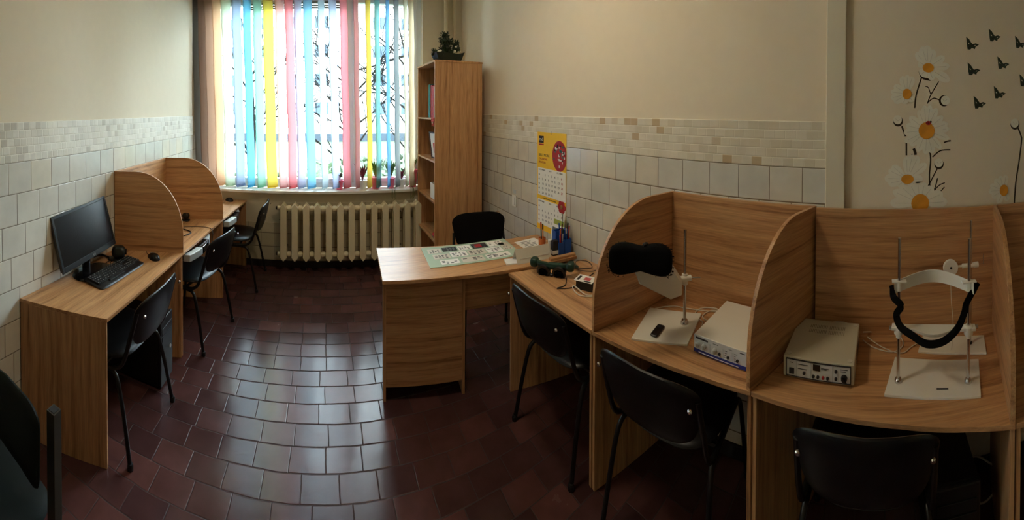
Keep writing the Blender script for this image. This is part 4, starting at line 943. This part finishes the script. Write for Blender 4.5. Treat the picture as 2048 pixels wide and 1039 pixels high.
# chin rest
cr = thing('chin_rest', 'white chin rest on two steel rods with a black strap, on a white plate', 'chin rest', (1.327, -.245, DZ), 0)
b = BM(); prism(b, [(1.291 - 1.327, .189), (1.228 - 1.327, -.162), (1.417 - 1.327, -.212), (1.488 - 1.327, .136)], 0, .011); obj('base_plate', b, M_white_p, cr, .002)
rA, rB = Vector((.022, .133)), Vector((-.023, -.133))
for r in (rA, rB):
    b = BM(); tube(b, [(r.x, r.y, .011), (r.x, r.y, .545)], .0065, 14); ro = obj('rod', b, M_chrome, cr, 0, True)
    b = BM(); lathe(b, [(.014, .011), (.014, .016), (.010, .026), (.007, .028)], 16, Matrix.Translation((r.x, r.y, 0))); obj('rod_nut', b, M_chrome, ro, 0, True)
def along(t, out=0): q = rA + (rB - rA) * t; n = Vector((.986, -.167)); return q + n * out
def band(bm, pts, z0f, z1f, th=.003):
    A = []
    for i, (q, t) in enumerate(pts):
        A.append([bm.verts.new((q.x, q.y, z0f(t))), bm.verts.new((q.x + th, q.y, z0f(t))), bm.verts.new((q.x + th, q.y, z1f(t))), bm.verts.new((q.x, q.y, z1f(t)))])
    for a, c in zip(A, A[1:]):
        for k in range(4): bm.faces.new((a[k], a[(k + 1) % 4], c[(k + 1) % 4], c[k]))
    bm.faces.new(A[0][::-1]); bm.faces.new(A[-1])
ZB = 1.105 - DZ
b = BM(); band(b, [(along(t / 16, .075 * math.sin(PI * t / 16)), t / 16) for t in range(-1, 18)], lambda t: ZB - .026 + .006 * math.sin(PI * t), lambda t: ZB + .018 + .010 * math.sin(PI * t), .005); obj('brow_band', b, M_white_p, cr, 0, True)
for r, s in ((rA, 1), (rB, -1)):
    b = BM(); lathe(b, [(.012, ZB - .02), (.012, ZB + .015)], 14, Matrix.Translation((r.x, r.y, 0))); box(b, (r.x - .012, r.y - .028, ZB + .012), (r.x + .012, r.y + .028, ZB + .017)); obj('band_mount', b, M_white_p, cr, .001)
ZH = .948 - DZ
b = BM(); n_ = 18; F, K = [], []
for t in range(n_ + 1):
    tt = -.10 + 1.20 * t / n_; dip = max(0, math.cos((tt - .5) / .28 * PI / 2)) if abs(tt - .5) < .28 else 0
    F.append(along(tt, -.016 - .030 * dip)); K.append(along(tt, .016 + .002 * dip))
prism(b, [(q.x, q.y) for q in F] + [(q.x, q.y) for q in reversed(K)], ZH - .006, ZH + .006); obj('chin_bar', b, M_white_p, cr, .002)
for r, s in ((rA, 1), (rB, -1)):
    b = BM(); lathe(b, [(.018, ZH - .022), (.019, ZH - .006), (.019, ZH + .006), (.013, ZH + .011)], 18, Matrix.Translation((r.x, r.y, 0))); lathe(b, [(.011, ZH - .036), (.011, ZH - .022)], 14, Matrix.Translation((r.x, r.y, 0))); obj('bar_collar', b, M_white_p, cr, 0, True)
    b = BM(); tube(b, [(r.x, r.y + s * .016, ZH), (r.x, r.y + s * .032, ZH)], .0035, 8); tube(b, [(r.x, r.y + s * .030, ZH), (r.x, r.y + s * .037, ZH)], .008, 10); obj('thumb_screw', b, M_chrome, cr)
b = BM()   # strap: flat black ribbon hanging from both ends of the band
sp = smooth([(rA.x - .0, rA.y + .030, ZB + .00), (rA.x - .02, rA.y + .022, ZB - .035), (rA.x - .03, rA.y - .006, ZB - .062), (rA.x - .035, rA.y + .012, ZB - .09), (rA.x - .05, rA.y - .002, ZB - .125), (rA.x - .07, rA.y - .045, ZB - .148), (-.085, .04, ZB - .158), (-.09, -.02, ZB - .152), (rB.x - .06, rB.y + .06, ZB - .118), (rB.x - .04, rB.y + .028, ZB - .075), (rB.x - .03, rB.y + .018, ZB - .05), (rB.x - .01, rB.y - .012, ZB - .02), (rB.x + .0, rB.y - .034, ZB + .008)], 6)
A = []
for i, p in enumerate(sp):
    d = (sp[min(i + 1, len(sp) - 1)] - sp[max(i - 1, 0)]).normalized(); up = Vector((.35, 0, 1)); up = (up - d * up.dot(d)).normalized() * .0125; nn = d.cross(up).normalized() * .0018
    A.append([b.verts.new(q) for q in (p - up - nn, p + up - nn, p + up + nn, p - up + nn)])
for a, c in zip(A, A[1:]):
    for k in range(4): b.faces.new((a[k], a[(k + 1) % 4], c[(k + 1) % 4], c[k]))
b.faces.new(A[0][::-1]); b.faces.new(A[-1]); obj('strap', b, M_fabric, cr, 0, True)
b = BM(); box(b, (-.022, -.004, .011), (.022, .004, .0116), Matrix.Translation((-.035, -.03, 0)) @ Matrix.Rotation(-1.75, 4, 'Z')); obj('printed_label', b, M_ink, cr)

# second stand with wheel
ws = thing('wheel_stand', 'small white plate stand with steel rod and white wheel behind the chin rest', 'stand', (1.538, -.375, DZ), 0)
b = BM(); prism(b, [(1.518 - 1.538, .163), (1.446 - 1.538, -.127), (1.567 - 1.538, -.156), (1.628 - 1.538, .125)], 0, .009); obj('base_plate', b, M_white_p, ws, .002)
b = BM(); tube(b, [(-.011, -.075, .009), (-.011, -.075, .545)], .006, 12); obj('rod', b, M_chrome, ws, 0, True)
b = BM(); lathe(b, [(.010, .009), (.010, .016)], 12, Matrix.Translation((-.011, -.075, 0))); obj('rod_nut', b, M_ink, ws)
ZW = 1.085 - DZ
b = BM(); tube(b, [(-.011, -.09, ZW), (-.011, -.035, ZW)], .010, 12); tube(b, [(-.011, -.11, ZW), (-.011, -.09, ZW)], .012, 12); tube(b, [(-.011, -.04, ZW), (-.011, -.01, ZW)], .005, 10); obj('clamp', b, M_white_p, ws, 0, True)
b = BM(); tube(b, [(-.011, -.11, ZW), (-.011, -.135, ZW + .0), (-.011, -.135, ZW + .045)], .0022, 8); obj('crank', b, M_chrome, ws)
MW = Matrix.Translation((-.015, .02, ZW)) @ Matrix.Rotation(-PI / 2 + .15, 4, 'Y')
b = BM(); lathe(b, [(.033, -.010), (.033, -.005), (.024, -.003), (.024, .003), (.033, .005), (.033, .010)], 28, MW); wh = obj('wheel', b, M_white_p, ws, .001, True)
b = BM(); lathe(b, [(.005, .010), (.005, .012)], 12, MW); obj('hub_hole', b, M_ink, wh)
b = BM(); tube(b, [(-.012, .02, ZW - .03), (-.02, .015, .20), (-.035, .01, .12), (-.05, .02, .02)], .0018, 6, 5); obj('string', b, M_cord_w, ws)

# cords in the carrels
def cord(pts, r, m, label):
    b = BM(); tube(b, pts, r, 8, 7); tag(obj('cable', b, m, None, 0, True), label, 'cable')
z_ = DZ + .004
cord([(1.43, 1.03, z_), (1.50, 1.065, z_), (1.58, 1.0, z_), (1.60, .93, z_ + .0), (1.63, .83, z_), (1.672, .72, z_), (1.672, .62, z_ + .01), (1.665, .585, z_ + .02)], .003, M_cord_w, 'white cord running from the mask stand along the back panel')
cord([(1.655, .66, z_ + .02), (1.67, .72, z_), (1.65, .80, z_), (1.58, .82, z_), (1.56, .77, z_), (1.62, .74, z_), (1.665, .78, z_ + .006), (1.64, .86, z_), (1.57, .86, z_), (1.54, .80, z_), (1.50, .785, z_), (1.45, .76, z_)], .0028, M_cord_w, 'white cord coil behind the blue striped device')
cord([(1.635, .21, z_ + .03), (1.65, .17, z_ + .05), (1.64, .11, z_ + .055), (1.63, .06, z_ + .03)], .003, M_cord_w, 'thin white cord arching over the back of the instrument box')
cord([(1.635, .03, z_ + .02), (1.655, -.01, z_ + .01), (1.665, -.08, z_), (1.64, -.14, z_), (1.57, -.15, z_), (1.53, -.10, z_), (1.56, -.02, z_), (1.60, .03, z_ + .006)], .0025, M_cord_w, 'white cord loop between the instrument box and the chin rest')
cord([(1.60, .01, z_ + .02), (1.56, -.06, z_), (1.52, -.14, z_), (1.56, -.19, z_), (1.62, -.27, z_)], .0022, M_cord_w, 'white cord running to the wheel stand')
cord([(1.64, -.40, .20), (1.62, -.46, .175), (1.60, -.53, .16), (1.58, -.60, .12), (1.58, -.70, .10)], .004, M_cord_w, 'upper white power cord hanging under the chin rest carrel')
cord([(1.62, -.40, .06), (1.56, -.46, .02), (1.54, -.53, .012), (1.56, -.60, .03), (1.58, -.66, .06)], .004, M_cord_w, 'lower white power cord drooping under the chin rest carrel')

# ------------------------------------------------------------------ wall decals (thin stickers on the right wall)
XW = XR - .0002
def dpoly(b, pts, x=0.0):   # pts (y,z) outline on the wall, 0.6 mm thick
    prism(b, [(-p[0], p[1]) for p in pts], 0, .0006, Matrix(((0, 0, -1, x), (-1, 0, 0, 0), (0, 1, 0, 0), (0, 0, 0, 1))))
def petal_pts(c, tip, w):
    c, tip = Vector(c), Vector(tip); d = tip - c; n = Vector((-d.y, d.x)).normalized() * w
    L_ = [(.12, .25), (.4, .7), (.65, 1), (.85, .85), (.96, .45)]
    return [c + d * t + n * k for t, k in L_] + [tip] + [c + d * t - n * k for t, k in reversed(L_)]
def ribbon(b, pts, w, x=0.0):
    P = [Vector(p) for p in smooth([(p[0], p[1], 0) for p in pts], 5)]; A, B = [], []
    for i, p in enumerate(P):
        d = (P[min(i + 1, len(P) - 1)] - P[max(i - 1, 0)]).normalized(); n = Vector((-d.y, d.x, 0)) * w / 2
        A.append((p + n)[:2]); B.append((p - n)[:2])
    for i in range(len(P) - 1): dpoly(b, [A[i], A[i + 1], B[i + 1], B[i]], x)
def daisy(c, tips, w, r, label, e=(1, 1)):
    t = thing('daisy_decal', label, 'wall decal', (XW, c[0], c[1]), 0, 'daisy wall stickers'); lc = lambda p: (p[0] - c[0], p[1] - c[1])
    for i, tp in enumerate(tips):
        b = BM(); dpoly(b, petal_pts((0, 0), lc(tp), w * random.uniform(.85, 1.1)), -.0002 - .00012 * i); o = obj('petal', b, M_petal, t)
        b = BM(); q = Vector(lc(tp)); ribbon(b, [q * .3, q * .6, q * .85], .0016, -.00088 - .00012 * i); obj('petal_vein', b, M_card, o)
    b = BM(); dpoly(b, [(r * e[0] * math.cos(2 * PI * k / 20), r * e[1] * math.sin(2 * PI * k / 20)) for k in range(20)], -.0026); obj('flower_centre', b, M_daisy, t)
    return t
daisy((-.273, 1.962), [(-.211, 2.033), (-.240, 2.062), (-.266, 2.068), (-.300, 2.050), (-.354, 2.019), (-.380, 1.975), (-.381, 1.903), (-.225, 1.99), (-.298, 1.905), (-.235, 1.925)], .023, .028, 'topmost daisy decal, tilted upward', (1, .8))
daisy((-.169, 1.836), [(-.144, 1.920), (-.170, 1.928), (-.196, 1.92), (-.105, 1.875), (-.090, 1.845), (-.090, 1.815), (-.106, 1.796), (-.150, 1.79), (-.200, 1.80)], .019, .025, 'small daisy decal left below the topmost one', (.9, 1))
f1 = daisy((-.268, 1.665), [(-.383, 1.674), (-.384, 1.626), (-.342, 1.578), (-.300, 1.556), (-.265, 1.552), (-.225, 1.565), (-.188, 1.595), (-.160, 1.612), (-.155, 1.655), (-.163, 1.690), (-.182, 1.729), (-.226, 1.763), (-.255, 1.785), (-.285, 1.785), (-.317, 1.773), (-.350, 1.735), (-.375, 1.70)], .019, .040, 'large open daisy decal with a ladybird on it')
b = BM(); dpoly(b, [(-.008 + .013 * math.cos(k * PI / 8), .036 + .010 * math.sin(k * PI / 8)) for k in range(16)], -.0034); lb = obj('ladybird', b, M_red, f1)
b = BM(); dpoly(b, [(-.020 + .005 * math.cos(k * PI / 4), .042 + .005 * math.sin(k * PI / 4)) for k in range(8)], -.0041); dpoly(b, [(-.007 + .0025 * math.cos(k * PI / 4), .036 + .0025 * math.sin(k * PI / 4)) for k in range(8)], -.0041); obj('ladybird_spots', b, M_ink, lb)
daisy((-.176, 1.436), [(-.170, 1.544), (-.200, 1.552), (-.229, 1.545), (-.270, 1.509), (-.253, 1.436), (-.10, 1.50), (-.082, 1.479), (-.064, 1.441), (-.082, 1.415), (-.126, 1.405), (-.215, 1.41)], .023, .028, 'daisy decal tilted upward below the open one', (1.1, .8))
daisy((-.240, 1.322), [(-.105, 1.381), (-.092, 1.325), (-.140, 1.406), (-.185, 1.42), (-.226, 1.425), (-.262, 1.42), (-.300, 1.40), (-.354, 1.366), (-.378, 1.325)], .027, .044, 'lowest daisy decal, cut off by the carrel top')
daisy((-.677, 1.365), [(-.688, 1.441), (-.655, 1.438), (-.626, 1.424), (-.600, 1.395), (-.593, 1.365), (-.610, 1.335), (-.644, 1.302), (-.700, 1.31)], .018, .026, 'small sideways daisy decal at the right edge of the picture', (.9, 1.1))
def stem_decal(runs, label):
    b = BM()
    c = runs[0][0][0]
    for pts, w_ in runs: ribbon(b, [(p[0] - c[0], p[1] - c[1]) for p in pts], w_)
    o = obj('stem_decal', b, M_stem); o.location = (XR - .0001, c[0], c[1]); tag(o, label, 'wall decal', 'stem wall stickers')
stem_decal([([(-.244, 1.925), (-.232, 1.89), (-.214, 1.829), (-.208, 1.771)], .007), ([(-.23, 1.945), (-.244, 1.915), (-.285, 1.905)], .010)], 'dark stem decal dropping from the topmost daisy')
stem_decal([([(-.271, 1.793), (-.287, 1.834), (-.327, 1.899)], .005), ([(-.260, 1.874), (-.275, 1.868), (-.286, 1.838)], .004), ([(-.275, 1.80), (-.303, 1.819), (-.336, 1.808)], .005)], 'forked dark stem decal left of the upper bud')
stem_decal([([(-.280, 1.604), (-.290, 1.530), (-.285, 1.460), (-.287, 1.400)], .007), ([(-.299, 1.539), (-.338, 1.569), (-.389, 1.573)], .006), ([(-.325, 1.486), (-.300, 1.44), (-.276, 1.396)], .006)], 'long dark stem decal under the open daisy')
stem_decal([([(-.119, 1.488), (-.135, 1.45), (-.154, 1.419), (-.201, 1.372)], .006), ([(-.15, 1.47), (-.155, 1.44), (-.16, 1.41)], .004)], 'slanting dark stem decal over the lower left daisy')
stem_decal([([(-.326, 1.439), (-.316, 1.40), (-.301, 1.363)], .006), ([(-.312, 1.382), (-.335, 1.405), (-.363, 1.416)], .005), ([(-.317, 1.374), (-.340, 1.375), (-.361, 1.396)], .005)], 'three-pronged dark stem decal right of the lowest daisy')
stem_decal([([(-.169, 1.608), (-.1695, 1.58), (-.170, 1.548)], .008), ([(-.146, 1.685), (-.155, 1.66), (-.165, 1.638)], .008)], 'broken dark stem decal under the left bud')
stem_decal([([(-.356, 1.608), (-.372, 1.614), (-.391, 1.617)], .007)], 'single dark leaf decal right of the open daisy')
stem_decal([([(-.205, 1.58), (-.212, 1.565), (-.215, 1.55)], .013), ([(-.197, 1.555), (-.2, 1.54), (-.2, 1.53)], .006)], 'small pointed dark leaf decal above the lower left daisy')
stem_decal([([(-.750, 1.688), (-.772, 1.64), (-.776, 1.61), (-.762, 1.50), (-.745, 1.40), (-.735, 1.255)], .008)], 'tall dark stem decal at the right edge of the picture')
def bud(c, s, a, label):
    t = thing('bud_decal', label, 'wall decal', (XW, c[0], c[1]), 0, 'flower bud wall stickers')
    b = BM(); dpoly(b, [(s * 1.08 * math.cos(k * PI / 10) + .003 * math.cos(a), s * 1.12 * math.sin(k * PI / 10) + .003 * math.sin(a)) for k in range(20)], 0); obj('calyx', b, M_stem, t)
    b = BM(); dpoly(b, [(s * .95 * math.cos(k * PI / 10) - .004 * math.cos(a), s * .95 * math.sin(k * PI / 10) - .004 * math.sin(a)) for k in range(20)], -.0007); obj('bud_petals', b, M_petal, t)
    b = BM(); ribbon(b, [(-s * .5, s * .3), (0, -.002), (s * .5, s * .4)], .002, -.0014); obj('petal_vein', b, M_card, t)
bud((-.357, 1.808), .024, PI - 3.4, 'upper bud decal right of the topmost stem'); bud((-.126, 1.711), .022, PI * 1.4, 'bud decal left of the open daisy')
bud((-.332, 1.508), .022, PI * 1.45, 'bud decal on the long stem under the open daisy'); bud((-.736, 1.699), .024, -PI / 2 - .3, 'bud decal on the tall stem at the right edge of the picture')
bw = [(0, 0), (.006, .022), (.022, .046), (.024, .022), (.034, .008), (.012, -.002), (.016, -.014), (.004, -.026), (-.006, -.020), (-.010, -.010), (-.034, .006), (-.046, .004), (-.030, -.008), (-.012, -.014)]
bw = [(.030, .046), (.026, .020), (.024, -.004), (.020, -.022), (.004, -.022), (-.004, -.012), (-.022, -.018), (-.026, -.006), (-.046, .008), (-.026, .014), (-.008, .008), (.002, .020), (.012, .034)]
bl = ['left one of the top butterflies', 'topmost of all', 'at the right edge of the picture, upper', 'second from the top on the left', 'in the middle of the flock', 'lowest of all', 'right of the lowest one', 'at the right edge of the picture, lower']
for i, (y, z) in enumerate([(-.491, 2.079), (-.611, 2.128), (-.758, 2.106), (-.5, 1.955), (-.660, 1.994), (-.534, 1.793), (-.642, 1.845), (-.787, 1.912)]):
    t = thing('butterfly_decal', 'small dark green butterfly decal, ' + bl[i], 'wall decal', (XR - .0001, y, z), 0, 'butterfly wall stickers')
    b = BM(); dpoly(b, [(p[0] * .9, p[1] * .9) for p in bw], 0); obj('wings', b, M_fly, t)
    b = BM(); ribbon(b, [(.016, -.012), (.0, -.002), (-.014, .006)], .0035, -.0008); ribbon(b, [(-.014, .006), (-.024, .012)], .001, -.0008); obj('body', b, M_ink, t)
    b = BM(); dpoly(b, [(.015, .015), (.015, .007), (.008, .006)], -.0008); dpoly(b, [(-.018, .003), (-.026, .004), (-.018, -.002)], -.0008); obj('wing_spots', b, M_petal, t)

# ------------------------------------------------------------------ outdoors
b = BM(); box(b, (-40, 4.6, -1.3), (50, 60, -1.2)); o = struct('ground', b, M_ground)
ap = thing('apartment_building', 'pale apartment block seen through the window', 'building', (4, 35, -1.2))
bx('wall', (-26, 0, 0), (22, 8, 18), M_facade, ap, 0); bx('base_band', (-26, -.05, 0), (22, 0, .75), M_facade_b, ap, 0)
for r in range(5):
    for k in range(16):
        x = -24.3 + k * 2.9; z = 2.55 + r * 2.75
        f_ = bx('window', (x - .75, -.04, z), (x + .75, .0, z + 1.3), M_pvc, ap, 0); b = BM(); box(b, (x - .68, -.05, z + .06), (x - .03, -.04, z + 1.24)); box(b, (x + .03, -.05, z + .06), (x + .68, -.04, z + 1.24)); obj('pane', b, M_owin, f_)
for r in range(5): bx('panel_joint', (-26, -.02, 2.0 + r * 2.75), (22, 0, 2.05 + r * 2.75), M_facade_b, ap, 0)
def tree(x, y, h, label, seed):
    R = random.Random(seed); t = thing('bare_tree', label, 'tree', (x, y, -1.2), 0, 'bare trees outside the window')
    b = BM(); tube(b, [(0, 0, 0), (.05, 0, h * .3), (-.05, 0, h * .55)], [.07, .055, .04], 8); obj('trunk', b, M_bark, t)
    b = BM()
    def br(p, d, l, r, n):
        q = p + d * l; m = (p + q) / 2 + Vector((R.uniform(-1, 1), R.uniform(-1, 1), R.uniform(-.5, .5))) * l * .08
        tube(b, [p, m, q], [r, r * .8, r * .55], 4)
        if n:
            for k in range(3 if n > 1 else 4): br(p + d * l * R.uniform(.4, 1), (d + Vector((R.uniform(-1, 1), R.uniform(-.6, .6), R.uniform(-.35, .6))) * .8).normalized(), l * R.uniform(.55, .8), r * .55, n - 1)
    for k in range(13): br(Vector((0, 0, h * (.14 + .032 * k))), Vector((R.uniform(-1, 1), R.uniform(-.5, .5), R.uniform(.1, .9))).normalized(), h * .22, .04, 3)
    obj('branches', b, M_bark, t)
tree(1.0, 11.5, 8, 'bare tree behind the middle blind slats', 3); tree(3.1, 12.5, 9, 'bare tree outside toward the bookcase side', 5); tree(-2.4, 12, 8, 'bare tree outside behind the left blind slats', 9)
def bush(x, y, z, r, label, n=9, m=None):
    t = thing('bush', label, 'bush', (x, y, -1.2), 0, 'bushes outside the window')
    bl_ = [(random.uniform(-r, r) * 1.2, random.uniform(-r, r) * .5, z + random.uniform(-.3, .3) * r, r * random.uniform(.35, .6)) for k in range(n)]
    fol('foliage', bl_, m or M_leaf_o, t, 120, .14); b = BM(); tube(b, [(0, 0, 0), (0, 0, z)], .05, 6); obj('stem', b, M_bark, t)
bush(1.0, 10, .9, 1.1, 'green bush outside behind the window mullion'); bush(2.6, 10.5, .9, 1.2, 'green bush outside behind the pots', m=M_leaf_d); bush(3.6, 9.5, .7, .9, 'low green bush outside nearest the bookcase side'); bush(-1.4, 10, .6, 1.0, 'dark bush outside left of the mullion', m=M_leaf_d); bush(-3.0, 10, .6, 1.0, 'bush outside at the left end of the window')
